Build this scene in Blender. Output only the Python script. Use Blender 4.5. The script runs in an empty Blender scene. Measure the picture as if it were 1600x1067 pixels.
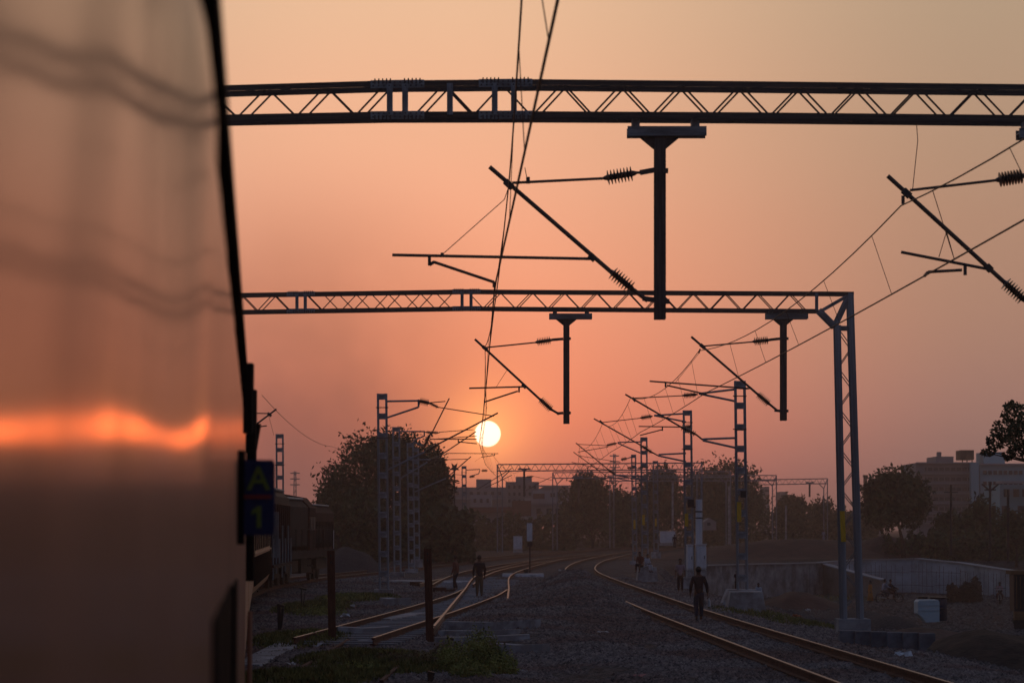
import bpy, bmesh, math, random
import numpy as np
from mathutils import Vector, Matrix, noise as mnoise
random.seed(7); RNG = np.random.default_rng(7)
scene = bpy.context.scene
COL = scene.collection
# ------------------------------------------------------------------ camera
CZ = 2.39; F = 4000.0; HOR = 825.0
PITCH = math.atan((HOR - 533.5) / F)
cam = bpy.data.cameras.new('camera'); camo = bpy.data.objects.new('camera', cam); COL.objects.link(camo)
camo.location = (0, 0, CZ); camo.rotation_euler = (math.pi / 2 + PITCH, 0, 0)
cam.sensor_width = 36; cam.lens = 90; cam.clip_start = .05; cam.clip_end = 9000
cam.dof.use_dof = True; cam.dof.focus_distance = 75; cam.dof.aperture_fstop = 3.6
scene.camera = camo
SUN_AZ = math.atan((762 - 800) / F); SUN_EL = math.atan((HOR - 678) / F)
# ------------------------------------------------------------------ world
def srgb(r, g, b):
    def f(c):
        c /= 255.0
        return c / 12.92 if c <= .04045 else ((c + .055) / 1.055) ** 2.4
    return (f(r), f(g), f(b), 1)
world = bpy.data.worlds.new('World'); scene.world = world; world.use_nodes = True
nt = world.node_tree; nt.nodes.clear()
def N(tree, typ, **kw):
    n = tree.nodes.new(typ)
    for k, v in kw.items(): setattr(n, k, v)
    return n
def math_node(tree, op, a, b=None, c=None):
    n = tree.nodes.new('ShaderNodeMath'); n.operation = op
    for i, v in enumerate((a, b, c)):
        if v is None: continue
        if isinstance(v, (int, float)): n.inputs[i].default_value = v
        else: tree.links.new(v, n.inputs[i])
    return n.outputs[0]
def ramp(tree, fac, stops, interp='EASE'):
    n = tree.nodes.new('ShaderNodeValToRGB'); cr = n.color_ramp; cr.interpolation = interp
    while len(cr.elements) < len(stops): cr.elements.new(.5)
    for e, (p, c) in zip(cr.elements, stops): e.position = p; e.color = c
    tree.links.new(fac, n.inputs[0]); return n.outputs[0]
def mixc(tree, fac, a, b, blend='MIX'):
    n = tree.nodes.new('ShaderNodeMix'); n.data_type = 'RGBA'; n.blend_type = blend
    if isinstance(fac, (int, float)): n.inputs[0].default_value = fac
    else: tree.links.new(fac, n.inputs[0])
    for i, v in ((6, a), (7, b)):
        if isinstance(v, tuple): n.inputs[i].default_value = v
        else: tree.links.new(v, n.inputs[i])
    return n.outputs[2]
tc = N(nt, 'ShaderNodeTexCoord'); sep = N(nt, 'ShaderNodeSeparateXYZ')
nt.links.new(tc.outputs['Generated'], sep.inputs[0])
X, Y, Z = sep.outputs
elev = math_node(nt, 'ARCSINE', Z)                       # radians
az = math_node(nt, 'ARCTAN2', X, Y)
ep = math_node(nt, 'SQRT', math_node(nt, 'MAXIMUM', math_node(nt, 'DIVIDE', elev, math.pi / 2), 0.0))
def ee(row): return math.sqrt(max(0, (HOR - row) / F) / (math.pi / 2))
V = ramp(nt, ep, [(0, srgb(184, 96, 90)), (ee(760), srgb(208, 108, 97)), (ee(660), srgb(233, 127, 102)), (ee(520), srgb(233, 145, 120)),
                  (ee(300), srgb(231, 168, 141)), (ee(20), srgb(226, 184, 152)), (.5, srgb(176, 160, 148)), (.72, srgb(86, 98, 124)), (1, srgb(58, 76, 112))], 'LINEAR')
S = ramp(nt, ep, [(0, srgb(104, 84, 86)), (ee(740), srgb(136, 107, 104)), (ee(620), srgb(148, 117, 110)), (ee(350), srgb(162, 131, 115)),
                  (ee(20), srgb(170, 148, 126)), (.5, srgb(140, 132, 128)), (.72, srgb(82, 94, 120)), (1, srgb(58, 76, 112))], 'LINEAR')
B = ramp(nt, ep, [(0, srgb(88, 76, 84)), (.2, srgb(96, 86, 96)), (.5, srgb(74, 84, 108)), (1, srgb(58, 76, 112))], 'LINEAR')
def mr(tree, v, a, b, smooth=True):
    n = tree.nodes.new('ShaderNodeMapRange'); n.interpolation_type = 'SMOOTHSTEP' if smooth else 'LINEAR'
    tree.links.new(v, n.inputs[0]); n.inputs[1].default_value = a; n.inputs[2].default_value = b
    return n.outputs[0]
right = mr(nt, az, -0.03, 0.19)
left = mr(nt, math_node(nt, 'MULTIPLY', az, -1.0), 0.06, 0.30)
side = math_node(nt, 'MAXIMUM', right, left)
back = mr(nt, math_node(nt, 'ABSOLUTE', az), 0.3, 1.8)
skyc = mixc(nt, back, mixc(nt, side, V, S), B)
# sun glow and disc
sd = Vector((math.sin(SUN_AZ) * math.cos(SUN_EL), math.cos(SUN_AZ) * math.cos(SUN_EL), math.sin(SUN_EL)))
dist = N(nt, 'ShaderNodeVectorMath', operation='DISTANCE'); nt.links.new(tc.outputs['Generated'], dist.inputs[0]); dist.inputs[1].default_value = sd
ang = dist.outputs['Value']
def gauss(sig, amp, col):
    g = math_node(nt, 'MULTIPLY', math_node(nt, 'EXPONENT', math_node(nt, 'MULTIPLY', math_node(nt, 'POWER', math_node(nt, 'DIVIDE', ang, sig), 1.3), -1.0)), amp)
    m = N(nt, 'ShaderNodeVectorMath', operation='SCALE'); m.inputs[0].default_value = col; nt.links.new(g, m.inputs['Scale']); return m.outputs[0]
def addv(a, b):
    m = N(nt, 'ShaderNodeVectorMath', operation='ADD'); nt.links.new(a, m.inputs[0]); nt.links.new(b, m.inputs[1]); return m.outputs[0]
glow = addv(gauss(.014, .95, (1.0, .42, .08)), gauss(.045, .16, (1.0, .28, .03)))
disc = mr(nt, ang, .0053, .0047)
dm = N(nt, 'ShaderNodeVectorMath', operation='SCALE'); dm.inputs[0].default_value = (1.7, 1.4, 1.05); nt.links.new(disc, dm.inputs['Scale'])
# distant smoke drifting low in the sky, left of the sun
sn = N(nt, 'ShaderNodeTexNoise'); sn.inputs['Scale'].default_value = 9.0; sn.inputs['Detail'].default_value = 4; sn.inputs['Roughness'].default_value = .6
nt.links.new(tc.outputs['Generated'], sn.inputs['Vector'])
sdist = N(nt, 'ShaderNodeVectorMath', operation='DISTANCE'); nt.links.new(tc.outputs['Generated'], sdist.inputs[0])
sa, se = -.083, .042
sdist.inputs[1].default_value = (math.sin(sa) * math.cos(se), math.cos(sa) * math.cos(se), math.sin(se))
smf = math_node(nt, 'MULTIPLY', mr(nt, sdist.outputs['Value'], .115, .0), mr(nt, sn.outputs['Fac'], -.15, .62))
skyc = mixc(nt, math_node(nt, 'MULTIPLY', smf, .95), skyc, srgb(104, 76, 80))
tot = addv(addv(skyc, glow), dm.outputs[0])
bg = N(nt, 'ShaderNodeBackground'); nt.links.new(tot, bg.inputs[0]); bg.inputs[1].default_value = 1.0
nish = N(nt, 'ShaderNodeTexSky', sky_type='NISHITA'); nish.sun_disc = False
nish.sun_elevation = SUN_EL; nish.sun_rotation = SUN_AZ; nish.dust_density = 4; nish.air_density = 1.5
bg2 = N(nt, 'ShaderNodeBackground'); nt.links.new(nish.outputs[0], bg2.inputs[0]); bg2.inputs[1].default_value = 0.012
add = N(nt, 'ShaderNodeAddShader'); out = N(nt, 'ShaderNodeOutputWorld')
nt.links.new(bg.outputs[0], add.inputs[0]); nt.links.new(bg2.outputs[0], add.inputs[1]); nt.links.new(add.outputs[0], out.inputs[0])
sl = bpy.data.lights.new('sun', 'SUN'); slo = bpy.data.objects.new('sun', sl); COL.objects.link(slo)
sl.energy = .005; sl.angle = math.radians(.53); sl.color = (1.0, .13, .015)
slo.rotation_euler = (-sd).to_track_quat('-Z', 'Y').to_euler(); slo.location = (0, 0, 60)
scene.view_settings.view_transform = 'Standard'; scene.view_settings.look = 'None'
scene.view_settings.exposure = 0; scene.view_settings.gamma = 1
try: scene.view_settings.use_curve_mapping = False
except Exception: pass
scene.render.engine = 'CYCLES'
scene.cycles.max_bounces = 6; scene.cycles.volume_bounces = 1; scene.cycles.sample_clamp_indirect = 4
# ------------------------------------------------------------------ geometry helpers
cp, sp = math.cos(PITCH), math.sin(PITCH)
def ray(px, py):
    xr = (px - 800) / F; yr = (533.5 - py) / F
    return Vector((xr, cp - yr * sp, sp + yr * cp))
def W(px, py, d):
    r = ray(px, py); return Vector((0, 0, CZ)) + r * (d / r.y)
def G(px, py, z=-.2):
    r = ray(px, py); return Vector((0, 0, CZ)) + r * ((z - CZ) / r.z)
def catmull(pts, y):
    if y <= pts[0][0]:
        (a, b), (c, d) = pts[0], pts[1]; return b + (y - a) * (d - b) / (c - a)
    if y >= pts[-1][0]:
        (a, b), (c, d) = pts[-2], pts[-1]; return d + (y - c) * (d - b) / (c - a)
    for i in range(len(pts) - 1):
        if pts[i][0] <= y <= pts[i + 1][0]: break
    p1, p2 = pts[i], pts[i + 1]; p0 = pts[max(0, i - 1)]; p3 = pts[min(len(pts) - 1, i + 2)]
    h = p2[0] - p1[0]; t = (y - p1[0]) / h
    m1 = (p2[1] - p0[1]) / (p2[0] - p0[0]) * h if p2[0] != p0[0] else 0
    m2 = (p3[1] - p1[1]) / (p3[0] - p1[0]) * h if p3[0] != p1[0] else 0
    return (2*t**3-3*t*t+1)*p1[1] + (t**3-2*t*t+t)*m1 + (-2*t**3+3*t*t)*p2[1] + (t**3-t*t)*m2
MATS = {}
def mat(name, col, rough=.7, metal=0, var=.25, scale=6, bump=.15, col2=None, spec=.3, coat=0, coord='Object', det=5, bdist=.01):
    if name in MATS: return MATS[name]
    m = bpy.data.materials.new(name); m.use_nodes = True; t = m.node_tree
    b = t.nodes['Principled BSDF']
    c = N(t, 'ShaderNodeTexCoord')
    n = N(t, 'ShaderNodeTexNoise'); n.inputs['Scale'].default_value = scale; n.inputs['Detail'].default_value = det; n.inputs['Roughness'].default_value = .65
    t.links.new(c.outputs[coord], n.inputs['Vector'])
    f = mr(t, n.outputs['Fac'], .3, .7)
    a = tuple(x * (1 - var) for x in col[:3]) + (1,); bb = tuple(min(1, x * (1 + var)) for x in (col2 or col)[:3]) + (1,)
    t.links.new(mixc(t, f, a, bb), b.inputs['Base Color'])
    b.inputs['Roughness'].default_value = rough; b.inputs['Metallic'].default_value = metal
    b.inputs['Specular IOR Level'].default_value = spec
    if coat: b.inputs['Coat Weight'].default_value = coat; b.inputs['Coat Roughness'].default_value = .1
    if bump:
        n2 = N(t, 'ShaderNodeTexNoise'); n2.inputs['Scale'].default_value = scale * 5; n2.inputs['Detail'].default_value = 4
        t.links.new(c.outputs[coord], n2.inputs['Vector'])
        bp = N(t, 'ShaderNodeBump'); bp.inputs['Strength'].default_value = bump; bp.inputs['Distance'].default_value = bdist
        t.links.new(n2.outputs['Fac'], bp.inputs['Height']); t.links.new(bp.outputs[0], b.inputs['Normal'])
    MATS[name] = m; return m
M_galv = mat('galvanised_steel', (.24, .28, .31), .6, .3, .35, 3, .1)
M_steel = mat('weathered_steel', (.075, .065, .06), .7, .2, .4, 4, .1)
M_tube = mat('cantilever_tube', (.10, .08, .07), .55, .5, .3, 5, .05)
M_ins = mat('porcelain_brown', (.06, .03, .025), .35, 0, .2, 5, 0, spec=.5)
M_wire = mat('copper_wire', (.10, .06, .045), .6, .5, .2, 5, 0)
M_rust = mat('rusty_iron', (.085, .032, .02), .85, .1, .4, 6, .4)
M_railtop = mat('polished_rail', (.20, .15, .13), .48, 1, .15, 8, .03)
M_conc = mat('concrete', (.36, .36, .37), .9, 0, .3, 1.5, .3)
M_concd = mat('weathered_concrete', (.25, .26, .27), .92, 0, .35, 1.2, .35)
M_stone = mat('ballast_stone', (.05, .038, .033), .9, 0, .6, 7, 0, col2=(.19, .15, .13), coord='Object')
M_dirt = mat('brown_earth', (.085, .05, .036), .95, 0, .4, 1.3, .5, bdist=.05)
M_leaf = mat('leaves_dark', (.03, .04, .018), .8, 0, .55, .8, 0, col2=(.065, .075, .03))
M_leaf2 = mat('leaves_olive', (.05, .05, .022), .8, 0, .5, .8, 0, col2=(.09, .085, .035))
M_bark = mat('bark', (.05, .038, .03), .95, 0, .35, 6, .5)
M_yel = mat('yellow_number_plate', (.62, .38, .02), .6, 0, .2, 5, .05)
M_white = mat('white_paint', (.62, .63, .66), .55, 0, .12, 2, .05)
M_grass = mat('grass', (.07, .10, .02), .85, 0, .5, 2, 0, col2=(.16, .15, .04))
M_black = mat('black_paint', (.018, .018, .02), .5, 0, .2, 5, .05)
M_wall1 = mat('pale_plaster', (.40, .38, .37), .9, 0, .18, .3, .1)
M_wall2 = mat('grey_plaster', (.26, .24, .24), .9, 0, .18, .3, .1)
M_wall3 = mat('aqua_plaster', (.24, .40, .44), .9, 0, .18, .25, .1)
M_glass = mat('dark_window', (.03, .035, .045), .25, 0, .1, 2, 0, spec=.5)
M_roofred = mat('rusty_roof', (.16, .07, .05), .85, 0, .3, 1, .2)
def tint_patches(m, sc, c, f=.6):
    t = m.node_tree; b = t.nodes['Principled BSDF']; src = b.inputs['Base Color'].links[0].from_socket
    co = N(t, 'ShaderNodeTexCoord'); n = N(t, 'ShaderNodeTexNoise'); n.inputs['Scale'].default_value = sc; n.inputs['Detail'].default_value = 3; t.links.new(co.outputs['Object'], n.inputs['Vector'])
    k = math_node(t, 'MULTIPLY', mr(t, n.outputs['Fac'], .42, .62), f)
    t.links.new(mixc(t, k, src, c, 'MULTIPLY'), b.inputs['Base Color'])
tint_patches(M_stone, .22, (.75, .5, .4, 1), .8); tint_patches(M_conc, 2.5, (.55, .5, .45, 1), .8); tint_patches(M_concd, .9, (.5, .45, .42, 1), .8)
tint_patches(M_galv, 1.3, (.6, .5, .45, 1), .7); tint_patches(M_wall1, .25, (.65, .65, .68, 1), .7); tint_patches(M_wall2, .25, (.7, .72, .78, 1), .7)
def setp(o, **k):
    for a, b in k.items():
        if b: o[a] = b
def thing(name, label, cat, loc=(0, 0, 0), group=None):
    o = bpy.data.objects.new(name, None); COL.objects.link(o); o.location = loc; o.empty_display_size = .2
    setp(o, label=label, category=cat, group=group); return o
def wloc(o):
    v = Vector(o.location); p = o.parent
    while p: v += Vector(p.location); p = p.parent
    return v
def link(name, me, parent=None, M=None, label=None):
    o = bpy.data.objects.new(name, me); COL.objects.link(o)
    if parent is not None:
        o.parent = parent
        off = wloc(parent)
        if M is None: M = Matrix.Identity(4)
        o.matrix_local = Matrix.Translation(-off) @ M
    elif M is not None: o.matrix_world = M
    if label: o['label'] = label
    return o
CACHE = {}
def unit(shape, m):
    k = (shape, m.name)
    if k in CACHE: return CACHE[k]
    bm = bmesh.new()
    if shape == 'box': bmesh.ops.create_cube(bm, size=1)
    elif shape == 'bbox':
        bmesh.ops.create_cube(bm, size=1); bmesh.ops.bevel(bm, geom=bm.edges[:], offset=.06, segments=1, affect='EDGES')
    elif shape == 'tube': bmesh.ops.create_cone(bm, cap_ends=True, segments=10, radius1=1, radius2=1, depth=1)
    elif shape == 'angle':
        pts = [(-.5, -.5), (.5, -.5), (.5, -.38), (-.38, -.38), (-.38, .5), (-.5, .5)]
        prof(bm, pts)
    elif shape == 'hsec':
        pts = [(-.5, -.5), (.5, -.5), (.5, -.4), (.07, -.4), (.07, .4), (.5, .4), (.5, .5), (-.5, .5), (-.5, .4), (-.07, .4), (-.07, -.4), (-.5, -.4)]
        prof(bm, pts)
    elif shape == 'chan':
        pts = [(-.5, -.5), (-.3, -.5), (-.3, .5), (-.5, .5)]; pts = [(-.5, -.5), (.5, -.5), (.5, -.38), (-.34, -.38), (-.34, .38), (.5, .38), (.5, .5), (-.5, .5)]
        prof(bm, pts)
    elif shape == 'ins':
        prev = None; rs = [(.0, .16), (.06, .30), (.1, .34)]
        for i in range(8):
            z = .12 + i * .095; rs += [(z, .38), (z + .03, 1.0), (z + .045, .95), (z + .06, .4)]
        rs += [(.9, .34), (.94, .28), (1, .14)]
        for z, r in rs:
            ring = [bm.verts.new((r * math.cos(a * math.tau / 12), r * math.sin(a * math.tau / 12), z - .5)) for a in range(12)]
            if prev:
                for a in range(12): bm.faces.new((prev[a], prev[(a + 1) % 12], ring[(a + 1) % 12], ring[a]))
            else: bm.faces.new(ring[::-1])
            prev = ring
        bm.faces.new(prev)
    me = bpy.data.meshes.new(shape + '_mesh'); bm.to_mesh(me); bm.free(); me.materials.append(m)
    if shape in ('tube', 'ins'):
        for p in me.polygons: p.use_smooth = abs(p.normal.z) < .9
    CACHE[k] = me; return me
def prof(bm, pts):
    a = [bm.verts.new((x, y, -.5)) for x, y in pts]; b = [bm.verts.new((x, y, .5)) for x, y in pts]; n = len(pts)
    for i in range(n): bm.faces.new((a[i], a[(i + 1) % n], b[(i + 1) % n], b[i]))
    bm.faces.new(a[::-1]); bm.faces.new(b)
def amat(A, B, w, t, up=Vector((0, 1, 0))):
    A, B = Vector(A), Vector(B); d = B - A; L = max(d.length, 1e-5); z = d / L
    y = up - z * up.dot(z)
    if y.length < 1e-4: y = Vector((1, 0, 0)) - z * z.x
    y.normalize(); x = y.cross(z)
    R = Matrix((x * w, y * t, z * L)).transposed().to_4x4(); R.translation = (A + B) / 2; return R
def bar(P, name, A, B, w, t, m, shape='box', up=Vector((0, 1, 0))): return link(name, unit(shape, m), P, amat(A, B, w, t, up))
def tube(P, name, A, B, r, m): return link(name, unit('tube', m), P, amat(A, B, r, r))
def box(P, name, c, s, m, rz=0, shape='box', label=None):
    return link(name, unit(shape, m), P, Matrix.Translation(c) @ Matrix.Rotation(rz, 4, 'Z') @ Matrix.Diagonal((*s, 1)), label)
class MB:
    def __init__(s): s.v = []; s.f = []; s.mi = []
    def raw(s, vs, fs, mi=0):
        o = len(s.v); s.v += [tuple(v) for v in vs]; s.f += [tuple(i + o for i in f) for f in fs]; s.mi += [mi] * len(fs)
    def box(s, c, sz, mi=0, M=None):
        vs = [Vector((c[0] + a * sz[0] / 2, c[1] + b * sz[1] / 2, c[2] + d * sz[2] / 2)) for a in (-1, 1) for b in (-1, 1) for d in (-1, 1)]
        if M: vs = [M @ v for v in vs]
        s.raw(vs, [(0, 1, 3, 2), (4, 6, 7, 5), (0, 4, 5, 1), (2, 3, 7, 6), (0, 2, 6, 4), (1, 5, 7, 3)], mi)
    def bar(s, A, B, w, t, mi=0, up=Vector((0, 1, 0))): s.box((0, 0, 0), (1, 1, 1), mi, amat(A, B, w, t, up))
    def tube(s, pts, rs, n=8, mi=0, cap=True):
        pts = [Vector(p) for p in pts]; 
        if not hasattr(rs, '__len__'): rs = [rs] * len(pts)
        rings = []
        for i, p in enumerate(pts):
            d = (pts[min(i + 1, len(pts) - 1)] - pts[max(i - 1, 0)]).normalized()
            u = Vector((0, 0, 1)) if abs(d.z) < .9 else Vector((0, 1, 0))
            x = u.cross(d).normalized(); y = d.cross(x)
            rings.append([p + (x * math.cos(a * math.tau / n) + y * math.sin(a * math.tau / n)) * rs[i] for a in range(n)])
        vs = [v for r in rings for v in r]
        fs = [(i * n + a, i * n + (a + 1) % n, (i + 1) * n + (a + 1) % n, (i + 1) * n + a) for i in range(len(pts) - 1) for a in range(n)]
        if cap: fs += [tuple(range(n))[::-1], tuple((len(pts) - 1) * n + a for a in range(n))]
        s.raw(vs, fs, mi)
    def prism(s, poly, vec, mi=0):
        n = len(poly); a = [Vector(p) for p in poly]; b = [p + Vector(vec) for p in a]
        s.raw(a + b, [tuple(range(n)), tuple(range(2 * n - 1, n - 1, -1))] + [(i, i + n, (i + 1) % n + n, (i + 1) % n) for i in range(n)], mi)
    def ball(s, c, r, mi=0, n=8, sq=(1, 1, 1)):
        vs = []; fs = []; m = n // 2
        for i in range(m + 1):
            t = math.pi * i / m
            for a in range(n): vs.append((c[0] + r * sq[0] * math.sin(t) * math.cos(a * math.tau / n), c[1] + r * sq[1] * math.sin(t) * math.sin(a * math.tau / n), c[2] + r * sq[2] * math.cos(t)))
        for i in range(m):
            for a in range(n): fs.append((i * n + a, (i + 1) * n + a, (i + 1) * n + (a + 1) % n, i * n + (a + 1) % n))
        s.raw(vs, fs, mi)
    def build(s, name, mats, parent=None, smooth=False, label=None):
        me = bpy.data.meshes.new(name)
        me.from_pydata(s.v, [], s.f)
        if not isinstance(mats, (list, tuple)): mats = [mats]
        for m in mats: me.materials.append(m)
        me.polygons.foreach_set('material_index', s.mi)
        if smooth: me.polygons.foreach_set('use_smooth', [True] * len(s.f))
        me.validate(); me.update()
        o = link(name, me, parent, None, label)
        return o
    def single(s, name, mats, label, cat, group=None, smooth=False):
        c = Vector((sum(v[0] for v in s.v) / len(s.v), sum(v[1] for v in s.v) / len(s.v), min(v[2] for v in s.v)))
        s.v = [tuple(Vector(v) - c) for v in s.v]
        o = s.build(name, mats, None, smooth); o.location = c; setp(o, label=label, category=cat, group=group); return o
# ------------------------------------------------------------------ track lines (centre X as a function of distance Y)
R_PTS = [(20, 6.65), (39.6, 5.98), (68, 5.03), (84, 4.62), (118, 4.02), (140, 3.85), (157, 4.2), (180, 5.3), (203, 6.95), (253, 11.5), (290, 16), (350, 25), (450, 46)]
M_PTS = [(-30, 1.3), (0, -1.72), (22, -3.93), (46, -6.32), (70, -8.65), (85, -9.85), (100, -10.65), (112, -10.7), (125, -10.05), (133, -9.15), (150, -7.15), (205, -1.9), (251, 3.7), (299, 11), (350, 20.5), (450, 42)]
T1_PTS = [(30, -5.9), (50, -4.4), (60, -3.65), (75, -2.5), (92, -1.4), (102, -1.03)]
T2_PTS = [(30, -1.1), (60, -1.05), (100, -1.0), (130, -.95), (150, -.2), (180, 1.6), (205, 3.6), (240, 8.2)]
T3_PTS = [(104, -2.6), (127, -2.3), (150, -1.4), (180, 1.0), (203, 3.3)]
def sstep(a, b, x):
    t = np.clip((x - a) / (b - a), 0, 1); return t * t * (3 - 2 * t)
RYS = np.linspace(0, 460, 231); RXS = np.array([catmull(R_PTS, y) for y in RYS])
def gzn(x, y, fine=True):
    x = np.asarray(x, float); y = np.asarray(y, float)
    rc = np.interp(y, RYS, RXS)
    z = np.full(x.shape, -.2)
    off = x - rc
    # low construction ground right of the track
    low = sstep(3.6, 9.5, off) * sstep(76, 118, y) * (1 - sstep(196, 206, y))
    z -= 2.3 * low
    nearr = sstep(3.0, 8.0, off) * (1 - sstep(76, 100, y)) * sstep(15, 40, y)
    z -= .75 * nearr
    z += 1.0 * sstep(5, 12, off) * sstep(206, 240, y)
    # shoulder of ballast next to the right track, small fall to the left
    z -= .16 * sstep(1.9, 3.0, np.abs(off)) * (1 - sstep(130, 160, y)) * (off > 0)
    # heap of spare ballast left of the right-hand rail
    o2 = x - (rc - .87 - .85); wd = np.where(o2 < 0, 1.75, .68)
    hh = .50 * np.exp(-((y - 101) / 12.0) ** 2) + .55 * sstep(70, 84, y) * (1 - sstep(96, 116, y))
    z += hh * np.exp(-(o2 / wd) ** 2) * sstep(60, 70, y)
    g = np.exp(-(((x - .9) / 1.6) ** 2) - (((y - 80) / 14.0) ** 2))
    z += .26 * g
    z += .10 * np.sin(x * 1.3 + y * .21) * np.exp(-((x - .8) / 2) ** 2) * (1 - sstep(60, 90, y))
    if fine:
        z += .018 * np.sin(x * 4.1 + 1.7 * np.sin(y * .9)) * np.sin(y * 1.7 + x) + .012 * np.sin(x * 9.7 - y * 3.3) 
    return z
def gz(x, y): return float(gzn(np.array([x]), np.array([y]))[0])
def onG(px, py):
    r = ray(px, py); o = Vector((0, 0, CZ)); t = 25.0
    while t < 900:
        p = o + r * t
        if p.z <= gz(p.x, p.y): break
        t += .25
    p = o + r * t; return Vector((p.x, p.y, gz(p.x, p.y)))
# ------------------------------------------------------------------ ground
def grid_ground():
    ys = np.concatenate([[-60, -20, 0, 12, 20], np.geomspace(26, 520, 420), [560, 650, 800, 1100, 1500, 1990]])
    us = np.concatenate([[-40, -14, -6, -3, -1.6], np.linspace(-1.1, 1.1, 331), [1.6, 3, 6, 14, 40]])
    xx = np.zeros((len(ys), len(us))); yy = np.zeros_like(xx)
    for i, y in enumerate(ys):
        wdt = .22 * max(y, 0) + 3
        x = us * wdt
        big = np.abs(us) > 1.1
        x[big] = np.sign(us[big]) * (1.1 * wdt + (np.abs(us[big]) - 1.1) / 38.9 * (1990 - 1.1 * wdt))
        xx[i] = x; yy[i] = y
    zz = gzn(xx, yy)
    vs = np.stack([xx, yy, zz], -1).reshape(-1, 3); nU = len(us)
    idx = np.arange(len(ys) * nU).reshape(len(ys), nU)
    f = np.stack([idx[:-1, :-1], idx[:-1, 1:], idx[1:, 1:], idx[1:, :-1]], -1).reshape(-1, 4)
    me = bpy.data.meshes.new('ground'); me.vertices.add(len(vs)); me.vertices.foreach_set('co', vs.ravel())
    me.loops.add(f.size); me.loops.foreach_set('vertex_index', f.ravel())
    me.polygons.add(len(f)); me.polygons.foreach_set('loop_start', np.arange(0, f.size, 4)); me.polygons.foreach_set('loop_total', np.full(len(f), 4))
    me.update(calc_edges=True)
    m = bpy.data.materials.new('ground_mix'); m.use_nodes = True; t = m.node_tree; b = t.nodes['Principled BSDF']
    c = N(t, 'ShaderNodeTexCoord'); O = c.outputs['Object']
    def noi(s, d=5, r=.6):
        n = N(t, 'ShaderNodeTexNoise'); n.inputs['Scale'].default_value = s; n.inputs['Detail'].default_value = d; n.inputs['Roughness'].default_value = r
        t.links.new(O, n.inputs['Vector']); return n.outputs['Fac']
    vor = N(t, 'ShaderNodeTexVoronoi'); vor.inputs['Scale'].default_value = 14; t.links.new(O, vor.inputs['Vector'])
    sepc = N(t, 'ShaderNodeSeparateColor'); t.links.new(vor.outputs['Color'], sepc.inputs[0])
    ball = mixc(t, sepc.outputs[0], (.022, .019, .018, 1), (.15, .128, .118, 1))
    dirt = mixc(t, mr(t, noi(3), .3, .7), (.028, .019, .016, 1), (.07, .048, .038, 1))
    green = mixc(t, mr(t, noi(6), .3, .7), (.03, .035, .012, 1), (.06, .06, .02, 1))
    s = N(t, 'ShaderNodeSeparateXYZ'); t.links.new(O, s.inputs[0]); x, y, z = s.outputs
    # dirt: patchy everywhere, mostly in the dug ground to the right
    patch = mr(t, noi(.35, 4), .52, .62)
    lowm = mr(t, z, -.34, -.75)
    far = mr(t, y, 190, 230)
    dm = math_node(t, 'MAXIMUM', math_node(t, 'MULTIPLY', patch, .6), math_node(t, 'MAXIMUM', lowm, far))
    cl = mixc(t, dm, ball, dirt)
    gl = math_node(t, 'MULTIPLY', mr(t, noi(.5, 4), .42, .6), math_node(t, 'MULTIPLY', mr(t, x, -1.5, -3.2), mr(t, y, 95, 70)))
    cl = mixc(t, gl, cl, green)
    t.links.new(cl, b.inputs['Base Color']); b.inputs['Roughness'].default_value = .95; b.inputs['Specular IOR Level'].default_value = .15
    bp = N(t, 'ShaderNodeBump'); bp.inputs['Strength'].default_value = .9; bp.inputs['Distance'].default_value = .05
    t.links.new(math_node(t, 'ADD', vor.outputs['Distance'], noi(20, 3)), bp.inputs['Height']); t.links.new(bp.outputs[0], b.inputs['Normal'])
    me.materials.append(m)
    o = bpy.data.objects.new('ground', me); COL.objects.link(o); o['kind'] = 'structure'; return o
grid_ground()
def scatter_stones(name, n, xf, smin, smax, m, yrange, pw=1.0, label=None, cat=None, accept=None):
    y = yrange[0] * (yrange[1] / yrange[0]) ** (RNG.random(n) ** pw)
    x = xf(y, RNG.random(n))
    if accept is not None:
        k = accept(x, y); x = x[k]; y = y[k]
    n = len(x); z = gzn(x, y)
    s = RNG.uniform(smin, smax, n) * (1 + (y - 40) / 160)
    base = np.array([[-1, -.6, 0], [.9, -.8, 0], [.7, .8, 0], [-.8, .9, 0], [.1, -.1, 1.0]], float)
    th = RNG.random(n) * math.tau; V_ = np.tile(base, (n, 1, 1)) * RNG.uniform(.6, 1.3, (n, 5, 3))
    cx = V_[:, :, 0] * np.cos(th)[:, None] - V_[:, :, 1] * np.sin(th)[:, None]; cy = V_[:, :, 0] * np.sin(th)[:, None] + V_[:, :, 1] * np.cos(th)[:, None]
    P = np.stack([cx * s[:, None] + x[:, None], cy * s[:, None] + y[:, None], V_[:, :, 2] * s[:, None] * .9 + z[:, None] - .008], -1).reshape(-1, 3)
    fb = np.array([[0, 1, 4], [1, 2, 4], [2, 3, 4], [3, 0, 4]]); Fc = (fb[None] + (np.arange(n) * 5)[:, None, None]).reshape(-1, 3)
    me = bpy.data.meshes.new(name); me.vertices.add(len(P)); me.vertices.foreach_set('co', P.ravel())
    me.loops.add(Fc.size); me.loops.foreach_set('vertex_index', Fc.ravel()); me.polygons.add(len(Fc))
    me.polygons.foreach_set('loop_start', np.arange(0, Fc.size, 3)); me.polygons.foreach_set('loop_total', np.full(len(Fc), 3)); me.update(calc_edges=True)
    me.materials.append(m); o = bpy.data.objects.new(name, me); COL.objects.link(o); o['kind'] = 'stuff'; setp(o, label=label, category=cat); return o
def viewx(y, u): return (u * 2 - 1) * (.215 * y + .6)
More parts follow.
